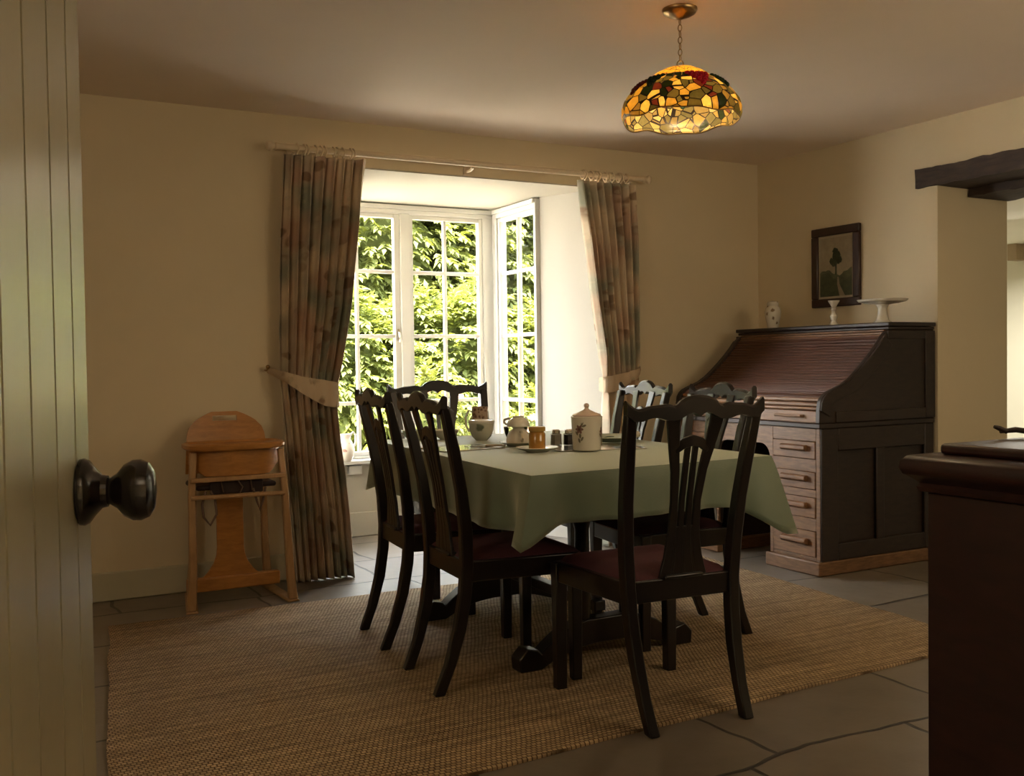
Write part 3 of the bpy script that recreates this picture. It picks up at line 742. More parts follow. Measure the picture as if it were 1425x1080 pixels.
wave_ = [(-iw+2*iw*i/16, -.035+.018*sin(i*.5)+.006*sin(i*1.7)) for i in range(17)]
m.prism([(-iw, -ih), (iw, -ih)]+wave_[::-1], -.0136, -.0128, yz, 3)
m.prism([(-iw, -ih), (iw, -ih)]+[(a, b-.035-.02*sin(a*20)) for a, b in wave_[::-1]], -.0140, -.0136, yz, 2)
m.prism([(.03, -ih), (.075, -ih), (.03, -.11), (.024, -.065), (.014, -.065), (.012, -.11)], -.0144, -.0140, yz, 5)
rnd = random.Random(8)
def blob(cx_, cz_, r, k=14): return [(cx_+r*(1+.25*rnd.uniform(-1, 1))*cos(2*pi*i/k), cz_+r*1.1*(1+.25*rnd.uniform(-1, 1))*sin(2*pi*i/k)) for i in range(k)]
m.prism([(-.006, -.05), (.010, -.05), (.006, .04), (-.003, .04)], -.0144, -.0138, yz, 4)
for q, (a, b, r) in enumerate(((0, .06, .032), (-.028, .035, .020), (.03, .04, .022), (0, .095, .022), (-.012, .02, .02), (.02, .075, .018))): m.prism(blob(a, b, r), -.0145-.0002*q, -.0138, yz, 4)
m.build('landscape_print', [P_MAT, P_SKY, P_GR, P_GR2, P_TREE, P_PATH], pic, smooth=0)

# ------------------------------------------------------------------ wooden high chair by the left curtain
def high_chair():
    h = thing('high_chair', 'honey coloured wooden high chair with curved tray by the left curtain', 'high chair', (1.10, 4.97, 0))
    oy = 4.97; ox = 1.10
    pts = [(-.225, -.19), (.225, -.19)]
    for s, f in ((-1, 'l'), (1, 'r')):
        for yy, lean in ((-.19, .02), (.20, -.02)):
            fx_ = (-.222 if s < 0 else .232) if yy < 0 else (-.150 if s < 0 else .215)
            MB().rect_sweep([(fx_+.012*s, yy-lean*.2, .012, .044, .036), (fx_, yy, .20, .036, .032), (fx_-.008*s-.004, yy+lean, .55, .032, .030), (fx_-.022*s-.004, yy+lean*1.6, .745, .030, .028)]).build('leg', M_PINE2, h, smooth=30, bevel=.006)
        MB().loft([[(e_-.03, y, 0), (e_+.03, y, 0), (e_+.024, y, .012), (e_-.024, y, .012)] for y, e_ in ((-.215, (-.234 if s < 0 else .244)), (.225, (-.16 if s < 0 else .225)))]).build('runner', M_PINE2, h, bevel=.004)
    # rails
    for yy in (-.19, .19):
        MB().tube([(-.225 if yy < 0 else -.155, yy, .535), (.215, yy, .53)], .011, 10).build('rail', M_PINE2, h)
    MB().box(-.225, .222, -.20, -.178, .605, .627).build('rail', M_PINE2, h, bevel=.005)
    # base board with flared foot panel between
    m = MB(); prof = []
    for i in range(13):
        z = .075+(.53-.075)*i/12; t = (z-.075)/.455
        hw = .072+.135*max(0, 1-t/.42)**2.2; prof.append((hw, z))
    poly = [(hw-.02, z) for hw, z in prof]+[(-hw-.005, z) for hw, z in prof[::-1]]
    m.prism(poly, -.03, -.015, lambda a, b, c: (a, c, b)); m.build('foot_panel', M_PINE, h, smooth=40, bevel=.003)
    MB().box(-.222, .225, -.045, .0, .06, .125).build('base_board', M_PINE, h, bevel=.006)
    # curved apron under the tray
    m = MB(); loops = []
    def arc(i, n=20, rx=.215, ry=.10, yc=-.10):
        t = -1+2*i/n; x = rx*t; return x, yc-ry*(1-abs(t)**2.6)
    for i in range(21):
        x, y = arc(i); zb = .628+.055*max(0, (abs(x)/.215)-.72)/.28
        loops.append([(x, y, zb), (x, y+.014, zb), (x, y+.014, .752), (x, y, .752)])
    m.loft(loops); m.build('apron', M_PINE, h, smooth=50, bevel=.003)
    # tray: rounded board with lip
    m = MB(); out = []
    for k in range(48):
        a = 2*pi*k/48; c_, s_ = cos(a), sin(a)
        e = lambda v: (abs(v)**.55)*(1 if v > 0 else -1)
        out.append((.235*e(c_), -.085+.150*e(s_)))
    ring = lambda f, z: [(x*f, -.085+(y+.085)*f, z) for x, y in out]
    m.loft([ring(.96, .752), ring(1.0, .762), ring(1.0, .776), ring(.95, .782), ring(.90, .772), ring(.05, .770)]); m.build('tray', M_PINE, h, smooth=40)
    # back rest with hand hole: outline sections, slightly curved
    n = 24; hole = (-.055, .055, .872, .898)
    def hw(z): return .195-.015*((z-.76)/.15) - .11*max(0, (z-.80)/.115)**2.5
    m = MB()
    def yb(x, z): return .115+.22*(z-.70)-.35*x*x
    def slab(x0f, x1f, z0, z1, kz=8, kx=10):
        loops = []
        for j in range(kz+1):
            z = z0+(z1-z0)*j/kz; fr_ = []; bk = []
            for i in range(kx+1):
                x = x0f(z)+(x1f(z)-x0f(z))*i/kx; fr_.append((x, yb(x, z), z)); bk.append((x, yb(x, z)+.012, z))
            loops.append(fr_+bk[::-1])
        m.loft(loops)
    cxs = .012
    slab(lambda z: cxs-hw(z), lambda z: cxs+hw(z), .62, hole[2])
    slab(lambda z: cxs-hw(z), lambda z: cxs-.06, hole[2], hole[3], 2, 4); slab(lambda z: cxs+.06, lambda z: cxs+hw(z), hole[2], hole[3], 2, 4)
    slab(lambda z: cxs-hw(z), lambda z: cxs+hw(z), hole[3], .918, 6)
    m.build('backrest', M_PINE, h, smooth=40)
    MB().box(-.19, .19, -.14, .14, .56, .585).build('seat', M_LEATH, h, bevel=.01)
    m = MB(); m.box(-.13, .12, -.155, -.142, .54, .60); m.build('seat_lip', M_LEATH, h, bevel=.004)
    # harness straps and hanging loops
    for p_, r_, f_ in (([(-.15, -.16, .56), (-.17, -.165, .50), (-.165, -.17, .44), (-.135, -.17, .40), (-.105, -.17, .45), (-.11, -.165, .52), (-.13, -.16, .56)], .006, 1), ([(.07, -.16, .56), (.085, -.17, .50), (.10, -.172, .45), (.115, -.168, .50), (.13, -.16, .56)], .006, 1), ([(.0, -.16, .60), (.02, -.165, .57), (.005, -.165, .54)], .009, .4), ([(-.08, -.16, .60), (-.07, -.165, .55)], .008, .4), ([(.06, -.16, .60), (.065, -.165, .55)], .008, .4)):
        MB().tube(p_, r_, 8, flat=f_).build('harness_strap', M_STRAP, h, smooth=60)
    m = MB(); m.lathe([(.001, .035), (.05, .03), (.07, .012), (.075, 0), (.07, 0), (.05, .02), (.001, .026)], 20, caps=False); m.xf(Matrix.Translation((.02, -.158, .625)) @ Matrix.Rotation(radians(8), 4, 'X') @ Matrix.Diagonal((1, .25, 1, 1))); m.build('crotch_strap', M_PINE2, h)
high_chair()

# ------------------------------------------------------------------ sideboard in the right foreground
sb = thing('sideboard', 'dark red-brown sideboard with a heavy moulded top in the right foreground', 'sideboard', (2.17, .95, 0))
MB().box(-.30, .30, -.55, .575, .05, .845).build('carcass', M_RED, sb, bevel=.004)
MB().box(-.315, .315, -.565, .59, 0, .05).build('plinth', M_RED, sb, bevel=.008)
prof = [(.0, .845), (.012, .848), (.016, .858), (.010, .866), (.022, .876), (.036, .886), (.042, .900), (.040, .915), (.030, .927), (.010, .931)]
loops = [[(-.30-d, -.55-d, z), (.30+d, -.55-d, z), (.30+d, .575+d, z), (-.30-d, .575+d, z)] for d, z in prof]
MB().loft(loops).build('moulded_top', M_RED, sb, smooth=50)
MB().box(-.285, .285, -.53, .555, .931, .955).build('top_board', M_RED, sb, bevel=.008)
tag(MB().box(-.15, .15, -.10, .10, 0, .004).build('place_mat', simple('pale_paper', (.62, .55, .42, 1), .7, .05), bevel=.0012, loc=(2.21, 1.26, .9555)), 'pale flat mat lying on the sideboard', 'mat')
m = MB(); rnd = random.Random(4)
path = [(-.20+.035*i, .006*sin(i*1.1)+.012*(i > 8)*(i-8)*.4, .012+.004*sin(i*1.7)) for i in range(13)]
m.tube(path, [.006, .009, .0095, .008, .0085, .0095, .009, .0085, .010, .0095, .0085, .008, .006], 10, flat=.75)
m.tube([(-.185, .0, .012), (-.203, -.004, .020), (-.215, -.008, .024)], [.006, .006, .004], 8)
o = m.build('gnarled_stick', M_BEAM, smooth=60, loc=(2.36, 1.57, .9555)); o.rotation_euler = (0, 0, radians(-40)); tag(o, 'dark gnarled stick lying across the sideboard top', 'stick')
o.location = (2.28, 1.40, .957)

# ------------------------------------------------------------------ stained-glass pendant lamp
def mat_stained():
    m, nt, bs = newmat('stained_glass'); out = nt.nodes['Material Output']; v = coords(nt, (1, 1, 1), 'UV')
    vo = N(nt, 'ShaderNodeTexVoronoi', feature='F1'); vo.inputs['Scale'].default_value = 1; vo.inputs['Randomness'].default_value = .85
    ve = N(nt, 'ShaderNodeTexVoronoi', feature='DISTANCE_TO_EDGE'); ve.inputs['Scale'].default_value = 1; ve.inputs['Randomness'].default_value = .85
    L(nt, v, vo.inputs['Vector']); L(nt, v, ve.inputs['Vector'])
    sp = N(nt, 'ShaderNodeSeparateColor'); L(nt, vo.outputs['Color'], sp.inputs[0])
    cr = N(nt, 'ShaderNodeValToRGB'); cr.color_ramp.interpolation = 'CONSTANT'; e = cr.color_ramp.elements
    cols = [(0, (.66, .47, .14, 1)), (.17, (.30, .25, .10, 1)), (.30, (.88, .70, .30, 1)), (.42, (.24, .21, .09, 1)), (.54, (.48, .35, .13, 1)), (.66, (.06, .08, .035, 1)), (.74, (.80, .62, .24, 1)), (.87, (.30, .10, .06, 1)), (.92, (.34, .29, .12, 1))]
    while len(e) < len(cols): e.new(.5)
    for x, (p, c) in zip(e, cols): x.position = p; x.color = c
    L(nt, sp.outputs[0], cr.inputs['Fac'])
    # amber crown above the pattern band
    tc = N(nt, 'ShaderNodeTexCoord'); sx = N(nt, 'ShaderNodeSeparateXYZ'); L(nt, tc.outputs['Object'], sx.inputs[0])
    top = ramp(nt, sx.outputs[2], [(.0, (0,0,0,1)), (1, (1,1,1,1))])
    gt = N(nt, 'ShaderNodeMath', operation='GREATER_THAN'); L(nt, sx.outputs[2], gt.inputs[0]); gt.inputs[1].default_value = .145
    col = mixc(nt, gt.outputs[0], cr.outputs['Color'], (.85, .58, .15, 1))
    col = mixc(nt, .35, col, ramp(nt, noise(nt, v, 2.5, 3), [(.3, (.55, .5, .4, 1)), (.7, (1.1, 1.05, 1, 1))]), 'MULTIPLY')
    lead = N(nt, 'ShaderNodeMath', operation='LESS_THAN'); L(nt, ve.outputs['Distance'], lead.inputs[0]); lead.inputs[1].default_value = .04
    L(nt, col, bs.inputs['Base Color']); bs.inputs['Roughness'].default_value = .25; bs.inputs['Specular IOR Level'].default_value = .4
    tr = N(nt, 'ShaderNodeBsdfTranslucent'); L(nt, col, tr.inputs['Color'])
    mg = N(nt, 'ShaderNodeMixShader'); mg.inputs[0].default_value = .68; L(nt, bs.outputs[0], mg.inputs[1]); L(nt, tr.outputs[0], mg.inputs[2])
    ld = N(nt, 'ShaderNodeBsdfPrincipled'); ld.inputs['Base Color'].default_value = (.02, .012, .008, 1); ld.inputs['Roughness'].default_value = .4; ld.inputs['Metallic'].default_value = .6
    mx = N(nt, 'ShaderNodeMixShader'); L(nt, lead.outputs[0], mx.inputs[0]); L(nt, mg.outputs[0], mx.inputs[1]); L(nt, ld.outputs[0], mx.inputs[2])
    L(nt, mx.outputs[0], out.inputs['Surface']); return m
def pendant():
    P = thing('pendant_lamp', 'lit stained-glass pendant lamp with grape pattern hanging from the ceiling', 'lamp', (2.383, 3.05, 0))
    zc = C
    MB().lathe([(.066, 0), (.066, -.006), (.060, -.016), (.042, -.026), (.020, -.034), (.010, -.038)], 32, (0, 0, zc)).build('ceiling_rose', M_BRASS, P)
    zt = 2.246
    m = MB(); z = zc-.036; k = 0
    links = 7; Ln = (zc-.036-(zt+.028))/links*1.18
    for i in range(links):
        zc_ = zc-.036-(i+.5)*(zc-.036-(zt+.028))/links; a = pi/2*(i % 2)+.5
        pts = []
        for q in range(16):
            t = 2*pi*q/16; x = .0075*cos(t); zz = Ln/2*.95*sin(t); pts.append((x*cos(a), x*sin(a), zc_+zz))
        m.tube(pts, .0018, 6, True)
    m.build('chain', M_BRASS, P)
    m = MB(); m.tube([(.012*cos(2*pi*q/20)*.88, .012*cos(2*pi*q/20)*-.47, zt+.018+.014*sin(2*pi*q/20)) for q in range(20)], .0022, 8, True); m.lathe([(.004, .012), (.010, .004), (.024, .0), (.026, -.004), (.02, -.006)], 20, (0, 0, zt+.002)); m.build('hanging_loop', M_BRASS, P)
    # shade: lathe with scalloped rim
    prof = [(.022, .196), (.055, .190), (.092, .172), (.122, .150), (.160, .126), (.192, .098), (.213, .068), (.222, .040), (.222, .018), (.216, 0)]
    seg = 72; mb = MB(); loops = []
    for i, (r, z) in enumerate(prof):
        l = []
        for j in range(seg):
            a = 2*pi*j/seg; f = max(0, (i-6)/3); sc = .005*sin(a*5+.7)*f+.004*sin(a*9)*f
            rr_ = r*(1+.012*sin(a*7)*min(1, i/4))
            l.append((rr_*cos(a), rr_*sin(a), z+sc-.0))
        loops.append(l)
    mb.loft(loops, caps=False)
    sh_ = mb.build('shade', mat_stained(), P, smooth=60, recalc=False); sh_.location = (0, 0, 2.052)
    uv = sh_.data.uv_layers.new(name='UVMap')
    arcs = [0]
    for (r, z), (r2_, z2) in zip(prof, prof[1:]): arcs.append(arcs[-1]+sqrt((r-r2_)**2+(z-z2)**2))
    for p in sh_.data.polygons:
        js = [vi % seg for vi in (sh_.data.loops[li].vertex_index for li in p.loop_indices)]
        wrap = max(js)-min(js) > seg/2
        for li in p.loop_indices:
            vi = sh_.data.loops[li].vertex_index; j = vi % seg; i = vi//seg
            if wrap and j < seg/2: j += seg
            uv.data[li].uv = (j/seg*34, arcs[i]/.034)
    sd = sh_.modifiers.new('thickness', 'SOLIDIFY'); sd.thickness = .003
    m = MB(); m.tube([(l[0]*1.004, l[1]*1.004, l[2]+2.052) for l in loops[-1]], .0028, 6, True); m.tube([(l[0], l[1], l[2]+2.052) for l in loops[3]], .0022, 6, True); m.build('rim', M_BRASS, P)
    # grape clusters
    M_GR = mat_leaf('red_grape_glass', (.30, .008, .02, 1), (.62, .03, .05, 1), .3); M_GG = mat_leaf('green_grape_glass', (.010, .022, .012, 1), (.035, .06, .03, 1), .25); M_PU = mat_leaf('purple_grape_glass', (.07, .012, .012, 1), (.20, .035, .03, 1), .3)
    ca = atan2(-3.05, -2.383)
    def surf(a, s):
        for i in range(len(arcs)-1):
            if arcs[i+1] >= s or i == len(arcs)-2:
                f = (s-arcs[i])/(arcs[i+1]-arcs[i]); r = prof[i][0]+(prof[i+1][0]-prof[i][0])*f; z = prof[i][1]+(prof[i+1][1]-prof[i][1])*f; break
        return (r*1.01*cos(a), r*1.01*sin(a), z+2.052)
    for da, s0, mt, rows in ((.42, .125, M_GR, 5), (-.62, .13, M_GG, 4), (1.05, .13, M_GG, 4), (-1.02, .15, M_PU, 4), (2.0, .13, M_GR, 5), (-2.2, .13, M_GR, 5), (3.1, .13, M_GG, 4)):
        g = MB()
        for r_ in range(rows):
            nn = max(1, rows-r_-0)
            for q in range(nn):
                off = (q-(nn-1)/2)*.021; s = s0+.012+r_*.018
                p = surf(ca+da+off/.17, s); g.sphere(p, .0112, 10)
        o = g.build('grape_cluster', mt, P, smooth=80)
        at_ = o.data.attributes.new('leaf_tone', 'FLOAT', 'POINT'); at_.data.foreach_set('value', [(i*37 % 100)/100 for i in range(len(o.data.vertices))])
    # bulb and its light
    m = MB(); m.lathe([(.014, .10), (.014, .07), (.02, .05), (.031, .025), (.031, .005), (.02, -.02), (.004, -.028)], 20, (0, 0, 2.155))
    mb_, nt, bs = newmat('bulb_glow'); bs.inputs['Base Color'].default_value = (1, .9, .75, 1); bs.inputs['Emission Color'].default_value = (1, .72, .36, 1); bs.inputs['Emission Strength'].default_value = 3
    m.build('bulb', mb_, P)
    ld = bpy.data.lights.new('bulb_light', 'POINT'); ld.color = (1, .76, .44); ld.energy = 3; ld.shadow_soft_size = .034
    lo = bpy.data.objects.new('bulb_light', ld); COL.objects.link(lo); lo.location = (2.383, 3.05, 2.115)
    return ld
BULB = pendant()

# ------------------------------------------------------------------ things on the table
Tt = TZ+.0015
def mug(name, label, loc, r, hgt, mt, hr=0, cat='mug'):
    t = thing(name, label, cat, loc, hr)
    MB().lathe([(r*.9, 0), (r, .004), (r, hgt), (r*.93, hgt), (r*.9, .008), (.002, .006)], 28).build('body', mt, t)
    MB().tube([(-r*.95, 0, hgt*.82), (-r*1.35, 0, hgt*.88), (-r*1.75, 0, hgt*.65), (-r*1.7, 0, hgt*.35), (-r*1.3, 0, hgt*.16), (-r*.97, 0, hgt*.2)], .0055, 10).build('handle', M_CHINA, t)
    return t
mug('patterned_mug', 'brown patterned mug with a white handle behind the leaf-patterned bowl', (2.222, 4.47, Tt), .041, .145, M_FLOR_MUG, radians(-28))
t = thing('sugar_bowl', 'white bowl with grey-green leaf pattern in front of the brown mug', 'bowl', (2.095, 4.20, Tt))
MB().lathe([(.026, 0), (.030, .004), (.046, .02), (.057, .05), (.060, .082), (.056, .082), (.052, .05), (.004, .012)], 32).build('body', M_FLOR_BOWL, t)
MB().lathe([(.060, .081), (.063, .088), (.060, .096), (.053, .098), (.053, .084)], 32).build('rim', M_CHINA, t)
tag(MB().lathe([(.03, 0), (.040, .006), (.052, .03), (.058, .062), (.054, .062), (.048, .03), (.004, .010)], 28).build('glass_bowl', M_TUMB, loc=(2.235, 4.12, Tt)), 'small clear glass bowl beside the leaf-patterned bowl', 'bowl')
def saucer(name, label, loc, r, mt=M_CHINA):
    return tag(MB().lathe([(r*.5, 0), (r*.55, .003), (r*.9, .013), (r, .018), (r*.98, .0195), (r*.6, .008), (.003, .006)], 36).build(name, mt, loc=loc), label, 'saucer')
saucer('saucer', 'white saucer under the two upturned teacups', (2.09, 3.83, Tt), .085)
def cup_inverted(label, loc, r, hgt, hr):
    t = thing('teacup', label, 'cup', loc, hr, 'upturned teacups stacked on a saucer')
    MB().lathe([(r, 0), (r*.985, hgt*.25), (r*.9, hgt*.5), (r*.74, hgt*.72), (r*.50, hgt*.86), (r*.46, hgt*.90), (r*.56, hgt), (r*.48, hgt), (r*.40, hgt*.9)], 32).build('body', M_CHINA, t)
    MB().tube([(-r*.93, 0, hgt*.25), (-r*1.25, 0, hgt*.18), (-r*1.5, 0, hgt*.38), (-r*1.4, 0, hgt*.62), (-r*1.0, 0, hgt*.74), (-r*.75, 0, hgt*.72)], .0055, 10).build('handle', M_CHINA, t)
cup_inverted('upturned white teacup standing on its saucer, lower of the stacked pair', (2.09, 3.83, Tt+.0105), .054, .074, radians(75))
cup_inverted('upturned white teacup balanced on top of another teacup', (2.09, 3.83, Tt+.085), .050, .045, radians(-60))
saucer('saucer', 'white saucer under the amber honey jar', (2.015, 3.535, Tt), .088)
t = thing('honey_jar', 'amber jar of honey with a gold lid standing on a saucer', 'jar', (2.015, 3.535, Tt+.0075))
M_HON = simple('amber_honey', (.42, .20, .035, 1), .12, .12, 8, coat=.5)
MB().lathe([(.030, 0), (.034, .004), (.034, .066), (.029, .074), (.030, .078)], 28).build('body', M_HON, t)
MB().lathe([(.033, .076), (.0345, .079), (.0345, .092), (.031, .095), (.004, .095)], 28).build('lid', simple('gold_lid', (.50, .29, .07, 1), .35, .1, 8), t)
def shaker(name, label, loc, mt):
    t = thing(name, label, 'shaker', loc)
    MB().box(-.0185, .0185, -.0185, .0185, 0, .05).build('glass_body', M_TUMB, t, bevel=.003)
    MB().box(-.016, .016, -.016, .016, .003, .046).build('filling', mt, t, bevel=.002)
    MB().lathe([(.016, .050), (.018, .052), (.018, .064), (.014, .069), (.003, .070)], 20).build('cap', M_SILVER, t)
shaker('salt_shaker', 'glass shaker of pale salt between the honey jar and the pepper', (2.215, 3.72, Tt+.0035), simple('salt', (.42, .36, .29, 1), .8, .1, 30))
shaker('pepper_shaker', 'glass shaker of dark pepper beside the white canister', (2.262, 3.69, Tt+.0035), simple('pepper', (.035, .028, .025, 1), .8, .3, 60))
tag(MB().box(-.19, .19, -.14, .14, 0, .004).build('table_mat', M_SILVER, bevel=.0015, loc=(2.30, 3.56, Tt)), 'silvery place mat under the white canister', 'mat').rotation_euler = (0, 0, radians(-14))
t = thing('canister', 'white china canister with painted flower and conical pink lid', 'canister', (2.188, 3.43, Tt+.0045), radians(0))
m = MB(); m.lathe([(.053, 0), (.057, .004), (.059, .05), (.064, .137), (.060, .139), (.056, .01), (.002, .008)], 36); m.build('body', M_CHINA, t)
MB().lathe([(.0575, .138), (.059, .142), (.056, .1455), (.034, .154), (.013, .164), (.007, .171), (.011, .180), (.009, .188), (.002, .191)], 32).build('lid', simple('pink_china', (.58, .44, .35, 1), .25, .04, 6, coat=.4), t)
def decal(t, cyl_r, a0, z0, col_list):
    m = MB(); rnd = random.Random(21)
    def put(poly, mi, lift):
        m.add([((cyl_r+lift)*cos(a0+p/cyl_r), (cyl_r+lift)*sin(a0+p/cyl_r), z0+q) for p, q in poly], [tuple(range(len(poly)))], mi)
    def petal(cx_, cz_, r, ang, el=1.7):
        return [(cx_+r*(cos(q)*cos(ang)*el-sin(q)*sin(ang)), cz_+r*(cos(q)*sin(ang)*el+sin(q)*cos(ang))) for q in [2*pi*i/10 for i in range(10)]]
    for i in range(6): put(petal(.009*cos(i*1.05), .010*sin(i*1.05), .0055, i*1.05), 0, .0012+.0001*i)
    put(petal(0, 0, .005, 0, 1), 2, .002)
    for cx_, cz_, an in ((.012, .022, 1.2), (.020, .014, .4), (-.012, -.016, 2.2), (.004, -.026, 1.6), (.012, -.038, 1.1), (.0, -.045, 1.9)): put(petal(cx_, cz_, .0045, an, 2.2), 1, .0012)
    m.build('painted_flower', col_list, t, smooth=0, recalc=False)
C_FL = [simple('painted_petal', (.20, .10, .08, 1), .3), simple('painted_leafage', (.17, .15, .10, 1), .3), simple('painted_centre', (.09, .04, .03, 1), .3)]
decal(t, .0615, atan2(-3.43, -2.205)+2.25-3.14159*0-pi*.0-2.75, .088, C_FL)
decal(t, .0615, atan2(-3.43, -2.205)+1.25, .078, C_FL)
t = thing('side_plate', 'pale green china plate at the right side of the table', 'plate', (2.555, 3.80, Tt))
MB().lathe([(.07, 0), (.08, .004), (.115, .016), (.135, .022), (.132, .0245), (.10, .016), (.07, .009), (.003, .008)], 44).build('body', M_PLATEG, t)
tag(MB().sphere((0, 0, .018), .020, 16, (1.15, 1, .85)).build('egg', M_CHINA, loc=(2.645, 3.735, Tt+.0115)), 'small white egg resting on the pale green plate', 'egg')
tag(MB().tube([(0, 0, 0), (.03, .008, .004), (.06, .004, .003)], [.004, .006, .003], 8, flat=.5).build('herb_sprig', simple('herb', (.06, .09, .035, 1), .6), loc=(2.52, 3.81, Tt+.0145)), 'small green sprig lying on the pale green plate', 'herb')
# left settings
tag(MB().box(-.15, .15, -.11, .11, 0, .004).build('table_mat', M_SILVER, bevel=.0015, loc=(1.83, 3.86, Tt)), 'shiny silver place mat behind the nearer left chair', 'mat').rotation_euler = (0, 0, radians(6))
for lab, lx, ly, r in (('pale green china bowl on the far left corner of the table', 1.86, 4.42, .075), ('pale china bowl seen between the splat and stile of the nearer left chair', 1.985, 4.36, .062)):
    t = thing('cereal_bowl', lab, 'bowl', (lx, ly, Tt), group='bowls at the far end of the table')
    MB().lathe([(r*.5, 0), (r*.55, .004), (r*.8, .018), (r*.96, .038), (r, .046), (r*.95, .046), (r*.75, .02), (.003, .008)], 32).build('body', M_PLATEG if r > .07 else M_CHINA, t)
t = thing('table_knife', 'silver knife lying on the silver place mat', 'cutlery', (1.93, 3.83, Tt+.0045), radians(-50))
MB().box(-.10, .0, -.008, .008, .0, .002).build('blade', M_SILVER, t, bevel=.0008); MB().tube([(0, 0, .005), (.09, 0, .006)], .0055, 8).build('handle', M_SILVER, t)

# ------------------------------------------------------------------ bay sill and wall fittings
t = thing('china_jug', 'white china jug with pink rose pattern on the bay window sill', 'jug', (2.128, 6.262, .5155), radians(12))
MB().lathe([(.040, 0), (.044, .006), (.060, .04), (.064, .075), (.050, .115), (.036, .140), (.036, .155), (.046, .176), (.042, .176), (.032, .150), (.03, .140)], 28).build('body', M_FLOR_JUG, t)
MB().tube([(.040, 0, .165), (.062, 0, .185), (.082, 0, .165), (.080, 0, .12), (.066, 0, .085), (.060, 0, .07)], .007, 10).build('handle', M_CHINA, t)
t = thing('wall_socket', 'white socket box on the bay wall just below the sill', 'socket', (2.205, BY, .448))
MB().box(-.045, .045, -.045, -.0005, -.03, .03).build('box', M_WHITE, t, bevel=.004)
MB().box(-.036, .036, -.049, -.045, -.024, .024).build('face_plate', M_WHITE, t, bevel=.0015)
t = thing('light_switch', 'white switch plate on the bright wall of the next room', 'switch', (9.2, 6.24, .84))
MB().box(-.012, -.0005, -.05, .05, -.05, .05).build('face_plate', M_WHITE, t, bevel=.002); MB().box(-.018, -.012, -.012, .012, -.02, .02).build('rocker', M_WHITE, t, bevel=.002)
t = tag(MB().box(-.16, -.0005, -.05, .05, -.08, .08).build('wall_corbel', simple('tan_timber', (.36, .27, .17, 1), .6, .1, 8), bevel=.005, loc=(9.2, 6.37, 2.159)), 'small tan wooden block high on the wall of the next room', 'bracket')

